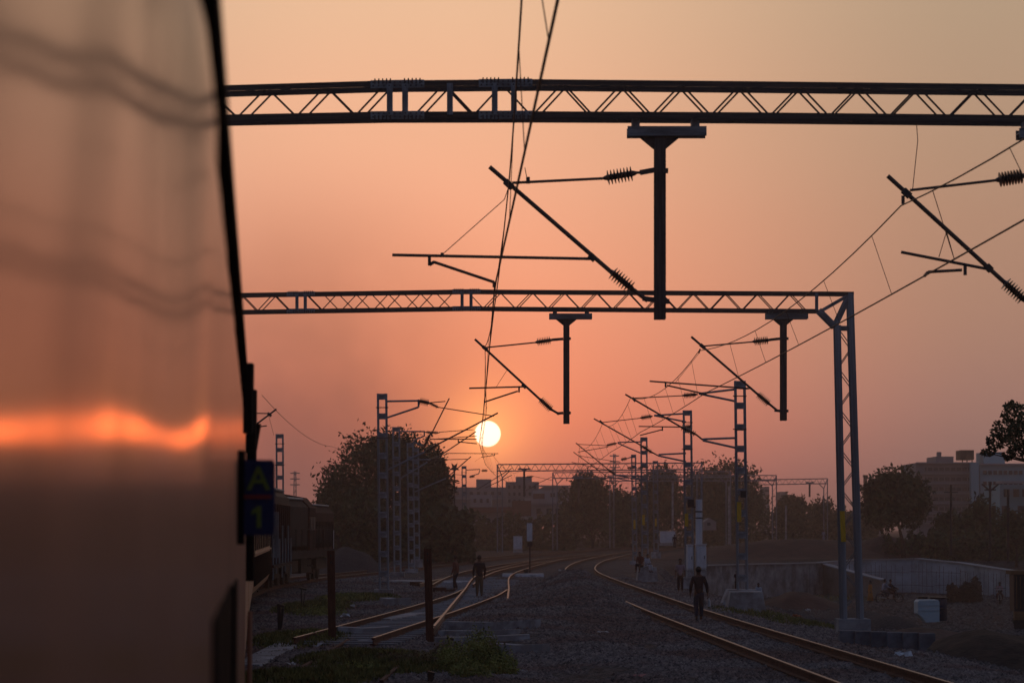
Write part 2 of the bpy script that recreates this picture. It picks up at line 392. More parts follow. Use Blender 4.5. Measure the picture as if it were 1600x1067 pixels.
scatter_stones('ballast_stones', 210000, lambda y, u: (-.11 * y) + u * (.32 * y), .02, .06, M_stone, (36, 135), 1.0,
               'dark grey crushed stone ballast between and around the tracks', 'ballast',
               accept=lambda x, y: (gzn(x, y) > -.55) & ~((np.sin(x * 1.9 + np.sin(y * .35) * 2) + np.sin(y * .55 + x * .8) + .5 * np.sin(x * 6.1 + y * 2.3) > 1.15) & (y < 62) & (x < 3.2)))
M_rubble = mat('rubble', (.022, .018, .016), .95, 0, .6, 3, 0, col2=(.085, .075, .068))
scatter_stones('rubble', 26000, lambda y, u: y * (.03 + .2 * u), .03, .10, M_rubble, (52, 190), 1.0, 'scattered rubble and clods over the low construction ground', 'rubble', accept=lambda x, y: (gzn(x, y) < -.5))
# ------------------------------------------------------------------ rails
def rail_sweep(name, pts, off, y0, y1, parent, step=1.2, ztop=0.0, mats=None):
    prof2 = [(-.033, 0), (.033, 0), (.035, -.035), (.009, -.05), (.009, -.125), (.07, -.145), (.07, -.165), (-.07, -.165), (-.07, -.145), (-.009, -.125), (-.009, -.05), (-.035, -.035)]
    n = max(2, int((y1 - y0) / step)); vs = []; fs = []; mi = []; k = len(prof2)
    for i in range(n + 1):
        y = y0 + (y1 - y0) * i / n; x = catmull(pts, y); dx = (catmull(pts, y + .2) - catmull(pts, y - .2)) / .4
        L = math.hypot(dx, 1); nx, ny = 1 / L, -dx / L
        for a, b in prof2:
            vs.append((x + nx * (off + a), y + ny * (off + a), ztop + b))
    for i in range(n):
        for j in range(k):
            fs.append((i * k + j, i * k + (j + 1) % k, (i + 1) * k + (j + 1) % k, (i + 1) * k + j)); mi.append(0 if j == 0 else 1)
    fs.append(tuple(range(k))); fs.append(tuple(n * k + j for j in range(k))[::-1]); mi += [1, 1]
    mb = MB(); mb.raw(vs, fs); mb.mi = mi
    return mb.build(name, mats or [M_railtop, M_rust], parent)
def track(label, pts, y0, y1, sl=None, yr0=None, group='railway tracks of the yard', tie=None):
    T = thing('railway_track', label, 'railway track', (catmull(pts, (y0 + y1) / 2), (y0 + y1) / 2, 0), group)
    for s in (-1, 1): rail_sweep('rail', pts, s * .87, (yr0 or y0) if s > 0 else y0, y1, T)
    if sl:
        y = sl[0]
        while y < sl[1]:
            x = catmull(pts, y); dx = (catmull(pts, y + .5) - catmull(pts, y - .5))
            box(T, 'sleeper', (x, y, sl[2] + random.uniform(-.01, .01)), (2.7, .24, .16), M_concd, math.atan2(-dx, 1) * -1 + 0 if False else -math.atan(dx), 'bbox')
            y += .66
    return T
track('right-hand track with golden rail tops that sweeps past the walking man and bends right', R_PTS, 24, 330)
track('track under the red train and the long shining rails beyond the locomotive', M_PTS, -20, 330, (118, 150, -.24))
track('diverging track left of the rusty posts that merges beside the two walkers', T1_PTS, 56.5, 101, (57, 100, -.215))
track('straight middle track with crossing rail beside the two walkers', T2_PTS, 61.5, 236, (78, 128, -.215), 85)
track('short far siding behind the two walkers', T3_PTS, 110, 200, (111, 135, -.215))
# ------------------------------------------------------------------ overhead structures
def polyrow(nodes, px):
    return float(np.interp(px, [n[0] for n in nodes], [n[1] for n in nodes]))
def boom(T, top, bot, d, x0, x1, period, cw, dep=.5, verts=(), splices=(), cross=None, lw=.03, phase=0.0, mm=None, full=True):
    mm = mm or M_steel
    for k, dd in enumerate((d, d + dep) if full else (d,)):
        off = Vector((0, dd - d, 0))
        for nodes, nm in ((top, 'top_chord'), (bot, 'bottom_chord')):
            xs = [x0] + [n[0] for n in nodes if x0 < n[0] < x1] + [x1]
            for a, b in zip(xs[:-1], xs[1:]):
                bar(T, nm, W(a, polyrow(nodes, a), d) + off, W(b, polyrow(nodes, b), d) + off, cw, cw, mm, 'angle')
        x = x0 + phase * period + (period * .04 if k else 0); flip = 0
        zones = sorted(splices)
        i = 0
        while x + period / 2 < x1:
            xa, xb = x, x + period / 2
            f = (i % 2 == 0)
            cr = cross and cross[0] < xa < cross[1]
            if cr and k: f = not f
            skip = any(s[0] < (xa + xb) / 2 < s[1] for s in zones)
            if not skip:
                ya = polyrow(bot if f else top, xa); yb = polyrow(top if f else bot, xb)
                bar(T, 'lacing_bar', W(xa, ya, d) + off, W(xb, yb, d) + off, lw, lw * .5, mm)
            x += period / 2; i += 1
    for vx in verts:
        bar(T, 'batten', W(vx, polyrow(top, vx), d - .05), W(vx, polyrow(bot, vx), d - .05), cw * 1.0, .05, M_galv)
    # cross members between front and back frame
    if full:
        n = int((x1 - x0) / period)
        mb = MB()
        for i in range(n + 1):
            x = x0 + i * period
            for nodes in (top, bot):
                A = W(x, polyrow(nodes, x), d); bar(T, 'cross_lacing', A, A + Vector(((.4 if i % 2 else -.4), dep, 0)), lw, lw * .6, mm)
        pass
def splice(T, top, bot, d, cx, halfw, cw, nb=5):
    for nodes, sgn in ((top, 1), (bot, -1)):
        A = W(cx - halfw, polyrow(nodes, cx - halfw), d - .06); B = W(cx + halfw, polyrow(nodes, cx + halfw), d - .06)
        bar(T, 'splice_plate', A, B, cw * 1.35, .015, M_galv)
        mb = MB()
        for g in (-.55, .55):
            for i in range(nb):
                t = .5 + g / 2 + (i - (nb - 1) / 2) * .06 * 1.2
                if 0 < t < 1:
                    p = A.lerp(B, t); mb.bar(p, p + Vector((0, 0, sgn * cw * .95)), .018, .018)
        for k in range(2):
            for i in range(10):
                p = A.lerp(B, (i + .5) / 10); mb.bar(p + Vector((0, -.02, (k - .5) * cw * .6)), p + Vector((0, .0, (k - .5) * cw * .6)), .02, .02, up=Vector((0, 0, 1)))
        mb.build('bolts', M_steel, T)['kind'] = 'stuff'
def column(T, xa_t, xb_t, xa_b, xb_b, yt, yb, d, cw, period, mm=None, dep=.45, plate=None):
    mm = mm or M_galv
    for dd in (0, dep):
        o = Vector((0, dd, 0))
        bar(T, 'column_leg', W(xa_t, yt[0], d) + o, W(xa_b, yb, d) + o, cw, cw, mm, 'angle')
        bar(T, 'column_leg', W(xb_t, yt[1], d) + o, W(xb_b, yb, d) + o, cw, cw, mm, 'angle')
        y = max(yt) + 4; i = 0
        while y + period / 2 < yb:
            def L(s, yy):
                t = (yy - yt[s]) / (yb - yt[s]); return (xa_t + (xa_b - xa_t) * t) if s == 0 else (xb_t + (xb_b - xb_t) * t)
            s = i % 2
            bar(T, 'lacing_bar', W(L(s, y), y, d) + o, W(L(1 - s, y + period / 2), y + period / 2, d) + o, cw * .16, .012, mm)
            y += period / 2; i += 1
# gantry 1
D1, D2 = 36.5, 68.3
g1 = thing('portal_gantry', 'nearest dark lattice gantry beam crossing the whole sky near the top', 'gantry', W(800, 160, D1), 'portal gantries over the tracks')
t1 = [(-90, 146), (330, 139.5), (600, 131.5), (835, 129.5), (1160, 132.5), (1770, 139)]
b1 = [(-90, 191), (330, 185), (600, 180), (835, 179.5), (1160, 181), (1770, 187)]
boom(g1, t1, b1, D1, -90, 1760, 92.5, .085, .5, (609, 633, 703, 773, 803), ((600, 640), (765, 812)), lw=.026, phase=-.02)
splice(g1, t1, b1, D1, 621, 42, .085); splice(g1, t1, b1, D1, 790, 42, .085)
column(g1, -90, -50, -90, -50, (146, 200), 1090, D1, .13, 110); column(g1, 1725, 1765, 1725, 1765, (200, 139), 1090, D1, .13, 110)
# gantry 2
g2 = thing('portal_gantry', 'second lattice gantry with its grey lattice leg standing right of the track', 'gantry', W(1331, 965, D2), 'portal gantries over the tracks')
t2 = [(250, 463), (370, 460.5), (730, 455), (1332, 458.5)]
b2 = [(250, 490), (370, 487), (730, 481.5), (1290, 485.5)]
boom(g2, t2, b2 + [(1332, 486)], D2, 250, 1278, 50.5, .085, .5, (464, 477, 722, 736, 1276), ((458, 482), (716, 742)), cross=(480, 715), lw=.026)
splice(g2, t2, b2, D2, 470, 22, .085); splice(g2, t2, b2, D2, 729, 22, .085)
for dd in (0, .45):
    o = Vector((0, dd, 0))
    bar(g2, 'top_chord', W(1278, 458, D2) + o, W(1334, 458.5, D2) + o, .085, .085, M_steel)
    for (a, b, w) in (((1280, 484), (1306, 510), .13), ((1286, 484), (1328, 460), .085), ((1306, 508), (1328, 461), .13), ((1306, 512), (1332, 512), .1)):
        bar(g2, 'knee_brace', W(*a, D2) + o, W(*b, D2) + o, w, .05, M_galv)
column(g2, 1309, 1329, 1319, 1345, (508, 458), 968, D2, .15, 63)
bar(g2, 'number_plate', W(1316, 798, D2 - .1), W(1318, 846, D2 - .1), .13, .02, M_yel)
column(g2, 205, 250, 205, 250, (490, 462), 965, D2, .15, 63)
mb = MB(); a = W(1332, 966, D2 + .25); mb.box(a + Vector((0, 0, -.25)), (.85, .9, .5)); mb.box(a + Vector((.0, 0, -.85)), (1.5, 1.6, .8))
mb.build('foundation', M_concd, g2)
# far portals
for k, (xl, xr_, yt, yb, d, lab) in enumerate((
        (781, 1093, (725.5, 723), 863, 255, 'far gantry whose left leg stands just under and right of the sun'),
        (867, 1138, (738, 736.5), 859, 291, 'far gantry with its left leg in front of the white building'),
        (956, 1210, (743, 742.5), 856, 317, 'far gantry whose right leg stands near the right edge of the domed tree'),
        (1053, 1290, (752, 747.5), 851, 342, 'farthest gantry with its right leg just left of the big grey column'))):
    T = thing('portal_gantry', lab, 'gantry', W(xl, yb, d), 'portal gantries over the tracks')
    h = .66 * F / d; w = .5 * F / d
    tt = [(xl - 4, yt[0]), (xr_ + 4, yt[1])]; bb = [(xl - 4, yt[0] + h), (xr_ + 4, yt[1] + h)]
    boom(T, tt, bb, d, xl - 3, xr_ + 3, 90 * D1 / d, .12, .5, (), (), lw=.05, full=False, mm=M_galv)
    for s, x in ((1, xl), (-1, xr_)):
        for e in (-w / 2, w / 2):
            y_top = (yt[0] if s > 0 else yt[1]) + (h * 2 if (e * s) > 0 else 0)
            bar(T, 'column_leg', W(x + e, y_top, d), W(x + e, yb, d), .12, .12, M_galv)
        bar(T, 'knee_brace', W(x + s * w / 2, (yt[0] if s > 0 else yt[1]) + h * 2, d), W(x + s * w * 1.9, (yt[0] if s > 0 else yt[1]) + h, d), .1, .05, M_galv)
        bar(T, 'knee_brace', W(x + s * w / 2, (yt[0] if s > 0 else yt[1]) + h * 2, d), W(x - s * w * .5, (yt[0] if s > 0 else yt[1]), d), .1, .05, M_galv)
        y = yt[0] + h * 2; i = 0
        while y < yb - 8:
            bar(T, 'lacing_bar', W(x - w / 2 * (1 if i % 2 else -1), y, d), W(x + w / 2 * (1 if i % 2 else -1), y + 9, d), .035, .02, M_galv); y += 9; i += 1
# drop posts
def drop_post(label, px, pw, y0, y1, bx0, bx1, by0, by1, hang, d):
    T = thing('drop_post', label, 'hanging post', W(px, y0, d), 'hanging posts under the gantries')
    dd = d + .22
    bar(T, 'cross_beam', W(bx0, (by0 + by1) / 2, dd), W(bx1, (by0 + by1) / 2, dd), (by1 - by0) / F * d * .95, .28, M_galv, 'hsec')
    for h in hang: bar(T, 'hanger', W(h, by0 - 11 * D1 / d, dd), W(h, by0 + 1, dd), .11, .3, M_galv)
    pxm = F / d
    mb = MB(); p = [W(px - .17 * pxm * 1.6, by1, dd - .06), W(px + .17 * pxm * 1.6, by1, dd - .06), W(px + pw * .55, by1 + .15 * pxm, dd - .06), W(px - pw * .55, by1 + .15 * pxm, dd - .06)]
    mb.prism(p, (0, .12, 0)); mb.build('gusset', M_steel, T)
    bar(T, 'post', W(px, by1, dd), W(px, y1, dd), pw / F * d, .2, M_steel, 'hsec', up=Vector((1, 0, 0)) if False else Vector((0, 1, 0)))
    return T
drop_post('thick dark post hanging from the nearest gantry, above the walking man', 1031, 18, 215, 499, 980, 1103, 199, 215, (993, 1086), D1)
drop_post('dark post hanging from the second gantry, up and right of the sun', 885, 9.5, 498, 662, 858, 925, 490, 499, (867, 917), D2)
drop_post('dark post hanging from the second gantry close to its grey leg', 1224, 10, 498, 657, 1196, 1262, 489, 499, (1204, 1254), D2)
drop_post('post hanging at the upper right corner, only its beam end in view', 1652, 18, 218, 500, 1590, 1714, 202, 218, (1604, 1700), D1)
drop_post('small far post hanging from the gantry beside the sun', 819, 3.2, 730, 776, 809, 829, 731.5, 734, (812, 826), 255)
drop_post('small far post hanging in front of the dark tree', 904, 2.8, 744, 785, 895, 911, 743.5, 746, (897, 909), 291)
drop_post('small far post hanging near the olive trees right of the domed tree', 1265, 2.6, 753, 776, 1259, 1272, 753, 755, (1261, 1270), 342)
# masts
def mast(px, ytop, ybase, d, label, plate=None, lean=2, wpx=None):
    w = wpx or .33 * F / d
    T = thing('overhead_line_mast', label, 'mast', W(px + lean, ybase, d), 'lattice masts beside the tracks')
    cw = .075
    for s in (-1, 1):
        bar(T, 'channel', W(px + s * w / 2, ytop, d), W(px + lean + s * w / 2, ybase, d), cw * 1.15, .2, M_galv, 'chan')
    pitch = .78 * F / d; bh = .24 * F / d; y = ytop
    m = MB
    while y < ybase - bh:
        c = px + lean * (y - ytop) / (ybase - ytop)
        for dd in (-.1, .1):
            bar(T, 'batten', W(c, y, d + dd), W(c, y + bh, d + dd), w / F * d * .95, .012, M_galv)
        y += pitch
    for yy in (ytop + .55 * F / d, ytop + 1.75 * F / d):
        tube(T, 'clamp_bolt', W(px - w * .75, yy, d - .12), W(px + w * .75, yy, d - .12), .02, M_steel)
    if plate:
        bar(T, 'number_plate', W(px + lean * .7 + plate[2], plate[0], d - .13), W(px + lean * .75 + plate[2], plate[1], d - .13), .16, .015, M_yel)
    p = W(px + lean, ybase, d)
    if px > 1100: mb = MB(); mb.prism([p + Vector((-.55, -.5, .12)), p + Vector((.5, -.5, .12)), p + Vector((.75, -.6, -.5)), p + Vector((-.8, -.6, -.5))], (0, 1.2, 0)); mb.build('foundation', M_conc, T)
    else: mb = MB(); mb.box(p + Vector((0, 0, -.15)), (.75, .75, .5)); mb.build('foundation', M_conc, T)
    return T
mast(597, 615, 924, 101.7, 'tallest lattice mast on the left, rising in front of the big tree', None, 3)
mast(619, 667, 896, 135, 'second mast left of the sun, a little right of the tallest left mast', None, 2)
mast(641, 692, 891, 150, 'left one of the close mast pair behind the right rusty post', None, 2)
mast(649.5, 700, 876, 166, 'right one of the close mast pair behind the right rusty post', None, 2)
mast(725, 728, 868, 220, 'thin far mast left of the sun column above the two walkers', None, 1)
mast(437, 678, 870, 145, 'mast rising over the roof of the locomotive', None, 1, 10)
mast(1156, 595, 926, 92.8, 'tallest lattice mast right of centre, with a yellow plate', (784, 815, -4), 4)
mast(1074, 641, 905, 116, 'lattice mast with yellow plate beside the white cabinets', (802, 822, -3.5), 3)
mast(1006, 683, 886, 150, 'lattice mast behind the two seated people', (804, 820, -2), 2)
mast(990, 710, 878, 185, 'thin mast nearest to the curve, left of the seated people', (812, 826, 0), 2, 6)
mast(1024, 720, 864, 203, 'thin far mast right of the seated people', (810, 822, 0), 1, 6.5)
# cantilevers, described in the plane across the track at distance d
def cant(label, d, items, loc=None):
    f = items[0]; T = thing('cantilever_arm', label, 'cantilever', W(f[1], f[2], d), 'cantilevers carrying the overhead wires')
    for it in items:
        k = it[0]; A = W(it[1], it[2], d); B = W(it[3], it[4], d)
        if k == 'M': tube(T, 'bracket_tube', A, B, .032, M_tube)
        elif k == 'R': tube(T, 'stay_rod', A, B, .02, M_tube)
        elif k == 'G': tube(T, 'registration_tube', A, B, .022, M_tube)
        elif k == 'A': tube(T, 'register_arm', A, B, .022, M_tube)
        elif k == 'S': tube(T, 'strut', A, B, .04, M_galv)
        elif k == 'H': bar(T, 'hook', A, B, .045, .03, M_tube)
        elif k == 'w': tube(T, 'drop_bracket_wire', A, B, .006, M_wire)
        elif k == 'I':
            link('insulator', unit('ins', M_ins), T, amat(A, B, it[5] / F * d, it[5] / F * d))
        elif k == 'C': link('clamp', unit('bbox', M_steel), T, amat(A, B, .09, .09))
        elif k == 'F': bar(T, 'fork_bracket', A, B, .07, .05, M_steel)
    return T
cant('large cantilever on the post of the nearest gantry, up and right of the sun', D1, [
    ('M', 765, 261, 956, 426), ('I', 952, 422, 992, 455, 11.5), ('M', 990, 453, 1012, 470), ('F', 1004, 466, 1024, 469), ('C', 789, 283, 801, 294), ('C', 921, 398, 930, 406),
    ('R', 800, 286, 942, 279), ('I', 942, 279, 996, 270, 12), ('R', 994, 270, 1004, 270), ('F', 1000, 270, 1022, 266), ('F', 1036, 267, 1044, 267), ('F', 1036, 471, 1046, 471), ('C', 822, 282, 828, 282),
    ('G', 613, 398.5, 924, 404.5), ('H', 671, 399, 671, 415), ('H', 671, 414, 679, 409), ('A', 678, 409.5, 772, 441), ('H', 772, 440, 772, 449), ('w', 692, 397, 788, 312), ('H', 691, 395, 691, 400),
    ('w', 795, 292, 788, 312), ('w', 820, 262, 824, 282)])
cant('cantilever on the second gantry, its arm ending just above the sun', D2, [
    ('M', 742, 530, 846, 626), ('I', 842, 622, 864, 642, 6.5), ('M', 862, 640, 874, 647), ('F', 870, 646, 880, 645), ('C', 754, 541, 761, 547), ('C', 816, 600, 822, 606),
    ('R', 759, 543, 838, 535), ('I', 836, 535, 864, 531, 6.5), ('F', 862, 531, 880, 529.5), ('F', 888, 529, 892, 529), ('F', 888, 645, 892, 645),
    ('G', 733, 606.5, 822, 604), ('H', 811, 605, 811, 613), ('A', 809, 611, 757, 628), ('w', 775, 605, 793, 577)])
cant('cantilever on the second gantry near its grey leg', D2, [
    ('M', 1080, 526, 1184, 616), ('I', 1182, 614, 1204, 633, 6.5), ('M', 1202, 631, 1214, 641), ('F', 1210, 641, 1220, 642), ('C', 1094, 538, 1101, 544),
    ('R', 1097, 541, 1177, 534), ('I', 1175, 534, 1204, 531, 6.5), ('F', 1202, 531, 1220, 529), ('F', 1228, 529, 1232, 529), ('F', 1228, 642, 1232, 642),
    ('G', 1015, 595.5, 1171, 607), ('H', 1040, 597, 1040, 605), ('A', 1042, 602, 1104, 616), ('w', 1055, 598, 1092, 552), ('R', 1094, 545, 1092, 552)])
cant('cantilever at the right edge, cut by the frame', D1, [
    ('M', 1387, 275, 1568, 440), ('I', 1566, 438, 1604, 472, 11.5), ('M', 1602, 470, 1630, 494), ('F', 1625, 492, 1644, 496), ('C', 1411, 297, 1422, 307), ('C', 1541, 415, 1549, 423),
    ('R', 1422, 297.5, 1556, 282), ('I', 1555, 282, 1604, 274, 12), ('F', 1602, 274, 1644, 269), ('H', 1411, 306, 1411, 319),
    ('G', 1408, 394, 1546, 421), ('H', 1508, 414, 1508, 430), ('A', 1503, 422, 1450, 425), ('A', 1450, 425, 1444, 432), ('w', 1479, 362, 1467, 402), ('w', 1479, 362, 1491, 405), ('w', 1457, 297, 1491, 405),
    ('w', 1432, 192, 1434, 220), ('w', 1434, 220, 1426, 296)])
cant('cantilever reaching left from the tallest right mast', 92.8, [
    ('M', 977, 616, 1064, 667), ('I', 1062, 666, 1090, 680, 4.6), ('M', 1088, 679, 1098, 687), ('S', 1098, 686, 1152, 684), ('S', 1098, 688, 1152, 700), ('C', 988, 621, 993, 627),
    ('R', 990, 622, 1068, 618), ('I', 1066, 618, 1090, 616, 5), ('S', 1092, 615, 1150, 608), ('S', 1092, 615, 1150, 627), ('G', 998, 666, 1063, 667), ('H', 1035, 667, 1035, 673), ('A', 1035, 671, 1000, 680), ('S', 1168, 607, 1150, 606)])
cant('cantilever reaching left from the mast beside the white cabinets', 116, [
    ('M', 928, 654, 1004, 697), ('I', 1002, 696, 1020, 708, 4), ('M', 1018, 706, 1029, 712), ('S', 1029, 710, 1072, 708), ('S', 1029, 712, 1072, 721), ('C', 937, 657, 942, 662),
    ('R', 940, 660, 1002, 653), ('I', 1000, 653, 1020, 650, 4.2), ('S', 1022, 649, 1072, 646), ('S', 1022, 649, 1072, 659), ('I', 1064, 668, 1082, 666, 5)])
cant('cantilever reaching left from the mast behind the seated people', 150, [
    ('M', 900, 692, 950, 733), ('I', 948, 732, 962, 742, 3), ('S', 962, 742, 1004, 744), ('S', 962, 742, 1004, 750), ('R', 903, 694, 948, 696), ('I', 947, 696, 964, 692, 3.2), ('S', 965, 691, 1004, 690), ('S', 965, 692, 1004, 709), ('G', 903, 706, 950, 698)])
cant('small cantilever on the thin mast of the curve', 185, [
    ('M', 896, 706, 948, 744), ('R', 905, 712, 970, 722), ('I', 970, 718, 980, 716, 3.4), ('S', 980, 716, 989, 713), ('I', 980, 731, 992, 730, 3), ('S', 948, 744, 990, 752), ('G', 893, 722, 965, 738)])
cant('cantilever of the tallest left mast, its thin tube reaching the sun', 101.7, [
    ('M', 778, 645, 684, 694), ('I', 686, 693, 664, 706, 4), ('S', 664, 706, 603, 735), ('S', 603, 627, 654, 626), ('S', 603, 653, 654, 636), ('S', 654, 636, 654, 624), ('I', 654, 626, 672, 630, 6), ('I', 670, 629, 686, 637, 3.2), ('R', 684, 636, 772, 650), ('R', 672, 629, 696, 627),
    ('G', 672, 686, 745, 686), ('H', 716, 686, 716, 691), ('A', 716, 690, 745, 693)])
cant('steep cantilever tube with a round insulator, left of the sun', 125, [
    ('M', 702, 622, 674, 678), ('I', 672, 678, 662, 700, 4.5), ('S', 663, 697, 645, 690), ('C', 671, 674, 676, 682), ('w', 674, 680, 680, 690), ('w', 680, 690, 676, 712)])
cant('cantilever of the second left mast ending at the sun', 135, [
    ('M', 744, 674, 684, 714), ('I', 686, 713, 668, 722, 3.4), ('S', 668, 722, 624, 748), ('S', 624, 674, 663, 674), ('S', 646, 688, 663, 681), ('S', 663, 682, 663, 673), ('I', 664, 675, 687, 676, 3), ('R', 686, 675, 740, 671), ('G', 672, 686.5, 745, 681)])
cant('low cantilever over the tree crown left of the sun', 152, [
    ('I', 690, 718, 700, 718, 2.4), ('G', 696, 718, 731, 717), ('G', 697, 708, 779, 708.5), ('H', 773, 708, 773, 712), ('A', 773, 711, 752, 714), ('M', 736, 713, 697, 747), ('I', 690, 716, 676, 718, 3), ('S', 676, 718, 646, 718), ('S', 697, 747, 648, 768), ('w', 752, 714, 742, 721)])
cant('small cantilever on the far mast under the sun', 220, [
    ('S', 728, 734, 750, 733), ('S', 734, 744, 748, 740), ('S', 748, 740, 750, 734), ('I', 752, 735, 762, 735, 2.6), ('I', 733, 745, 742, 744, 2.2), ('R', 708, 741, 726, 742), ('M', 800, 731, 745, 765), ('M', 800, 742, 758, 762), ('w', 762, 735, 790, 741)])
cant('small far cantilever on the post beside the sun', 255, [('M', 818, 768, 838, 758), ('I', 822, 745, 834, 744, 2.2), ('R', 834, 744, 862, 750), ('M', 836, 757, 862, 745)])
cant('cantilever sticking out above the train at the far left', 90, [
    ('M', 375, 682, 432, 639), ('R', 380, 645, 420, 646), ('G', 380, 670, 417, 665), ('C', 418, 645, 424, 650), ('w', 420, 650, 428, 680)])
# ------------------------------------------------------------------ wires
def wire_pts(sup, sag, n=14):
    out = []
    for (a, b) in zip(sup[:-1], sup[1:]):
        a, b = Vector(a), Vector(b)
        for i in range(n):
            t = i / n; p = a.lerp(b, t); p.z -= 4 * sag * t * (1 - t); out.append(p)
    out.append(Vector(sup[-1])); return out
def line_pair(cat, con, lab1, lab2, dn=6, sag=.5):
    mb = MB(); cp_ = wire_pts(cat, sag); mb.tube(cp_, .0105, 5)
    T = thing('catenary_wire', lab1, 'wire', cat[1]); mb.build('messenger_wire', M_wire, T)
    mb = MB(); kp = wire_pts(con, .04); mb.tube(kp, .0125, 5)
    mb.single('contact_wire', M_wire, lab2, 'wire', 'overhead wires')
    for (a, b), (c, e) in zip(zip(cat[:-1], cat[1:]), zip(con[:-1], con[1:])):
        for i in range(1, dn):
            t = i / dn - .5 / dn
            p = Vector(a).lerp(Vector(b), t); p.z -= 4 * sag * t * (1 - t); q = Vector(c).lerp(Vector(e), t); q.z -= .16 * t * (1 - t)
            if p.z - q.z > .1: tube(T, 'dropper', p, q, .005, M_wire)
line_pair([(.22, 4.5, 7.27), (-.05, D1, 7.27), (-.72, D2, 7.24), (-1.0, 101.7, 7.2), (-1.7, 135, 7.2), (-1.3, 166, 7.2), (.6, 220, 7.2)],
          [(.62, 4.5, 5.85), (-.246, D1, 5.84), (-.73, D2, 5.75), (-1.3, 101.7, 5.75), (-1.4, 135, 5.75), (-1.0, 166, 5.75), (1.0, 220, 5.75)],
          'thin suspension wire with droppers falling towards the sun', 'heavier wire running down from the top edge to the sun')
line_pair([(5.7, 5, 7.0), (5.58, D1, 7.0), (5.0, D2, 7.12), (4.3, 92.8, 7.1), (4.1, 116, 7.1), (3.95, 150, 7.1), (4.7, 185, 7.1), (8.3, 225, 7.1), (13, 260, 7.1)],
          [(6.1, 5, 5.98), (5.89, D1, 5.98), (5.17, D2, 5.99), (4.64, 92.8, 5.85), (4.5, 116, 5.85), (4.3, 150, 5.85), (5.3, 185, 5.85), (8.6, 225, 5.85), (13.3, 260, 5.85)],
          'suspension wire with droppers coming down from the right edge', 'lower wire slanting down from the right edge across the big grey leg', sag=.45)
mb = MB(); mb.tube(wire_pts([(-8.7, 89, 7.0), (-10.2, 145, 7), (-5.5, 190, 7)], .4), .01, 5)
mb.single('contact_wire', M_wire, 'wire above the train at the far left by the locomotive mast', 'wire', 'overhead wires')
# ------------------------------------------------------------------ near coach
M_paint = mat('coach_paint', (.33, .15, .085), .5, 0, .12, .7, 0, spec=.5)
pb = M_paint.node_tree.nodes['Principled BSDF']; pb.inputs['Coat Weight'].default_value = .55; pb.inputs['Specular IOR Level'].default_value = .12; pb.inputs['Coat Roughness'].default_value = .12; pb.inputs['Coat IOR'].default_value = 1.5
_t = M_paint.node_tree; _c = N(_t, 'ShaderNodeTexCoord'); _mp = N(_t, 'ShaderNodeMapping'); _mp.inputs['Scale'].default_value = (1, 7, .25)
_t.links.new(_c.outputs['Object'], _mp.inputs[0]); _n = N(_t, 'ShaderNodeTexNoise'); _n.inputs['Scale'].default_value = 1.0; _n.inputs['Detail'].default_value = 5; _t.links.new(_mp.outputs[0], _n.inputs['Vector'])
_f = N(_t, 'ShaderNodeMapRange'); _t.links.new(_n.outputs['Fac'], _f.inputs[0]); _f.inputs[1].default_value = .3; _f.inputs[2].default_value = .7; _f.inputs[3].default_value = .42; _f.inputs[4].default_value = .56
_t.links.new(_f.outputs[0], pb.inputs['Coat Weight'])
_f2 = N(_t, 'ShaderNodeMapRange'); _t.links.new(_n.outputs['Fac'], _f2.inputs[0]); _f2.inputs[1].default_value = .3; _f2.inputs[2].default_value = .7; _f2.inputs[3].default_value = .18; _f2.inputs[4].default_value = .12
_t.links.new(_f2.outputs[0], pb.inputs['Coat Roughness'])
M_seal = mat('dark_seal', (.012, .01, .01), .9, 0, .2, 5, .05, spec=.03)
M_roofd = mat('coach_roof', (.04, .035, .03), .8, .2, .3, 2, .1)
S0, SK = -.09, -.0995
def side_x(y): return S0 + SK * y
def _bend():
    ys = np.linspace(5.2, .3, 1000); xs = [S0 + SK * 5.2]
    for a, b in zip(ys[:-1], ys[1:]):
        p = 800 + 4000 * xs[-1] / a
        k = min(1, max(0, (5.2 - a) / 1.2)); k = k * k * (3 - 2 * k)
        dl = max(0.0, (min(p, 300) - 42) / 8000) * k + (.011 if p < 280 else .004) * k * math.sin(p * .05 + 1.2) + .002 * math.sin(p * .13)
        dl -= .02 * (1 - min(1, max(0, (p - 25) / 45))) * k
        xs.append(xs[-1] + (SK + dl) * (b - a))
    return ys[::-1], np.array(xs)[::-1]
BY, BX = _bend()
def wall_x(y): return float(np.interp(y, BY, BX)) if .3 < y < 5.2 else (side_x(y) if y >= 5.2 else float(BX[0]) + SK * (y - .3))
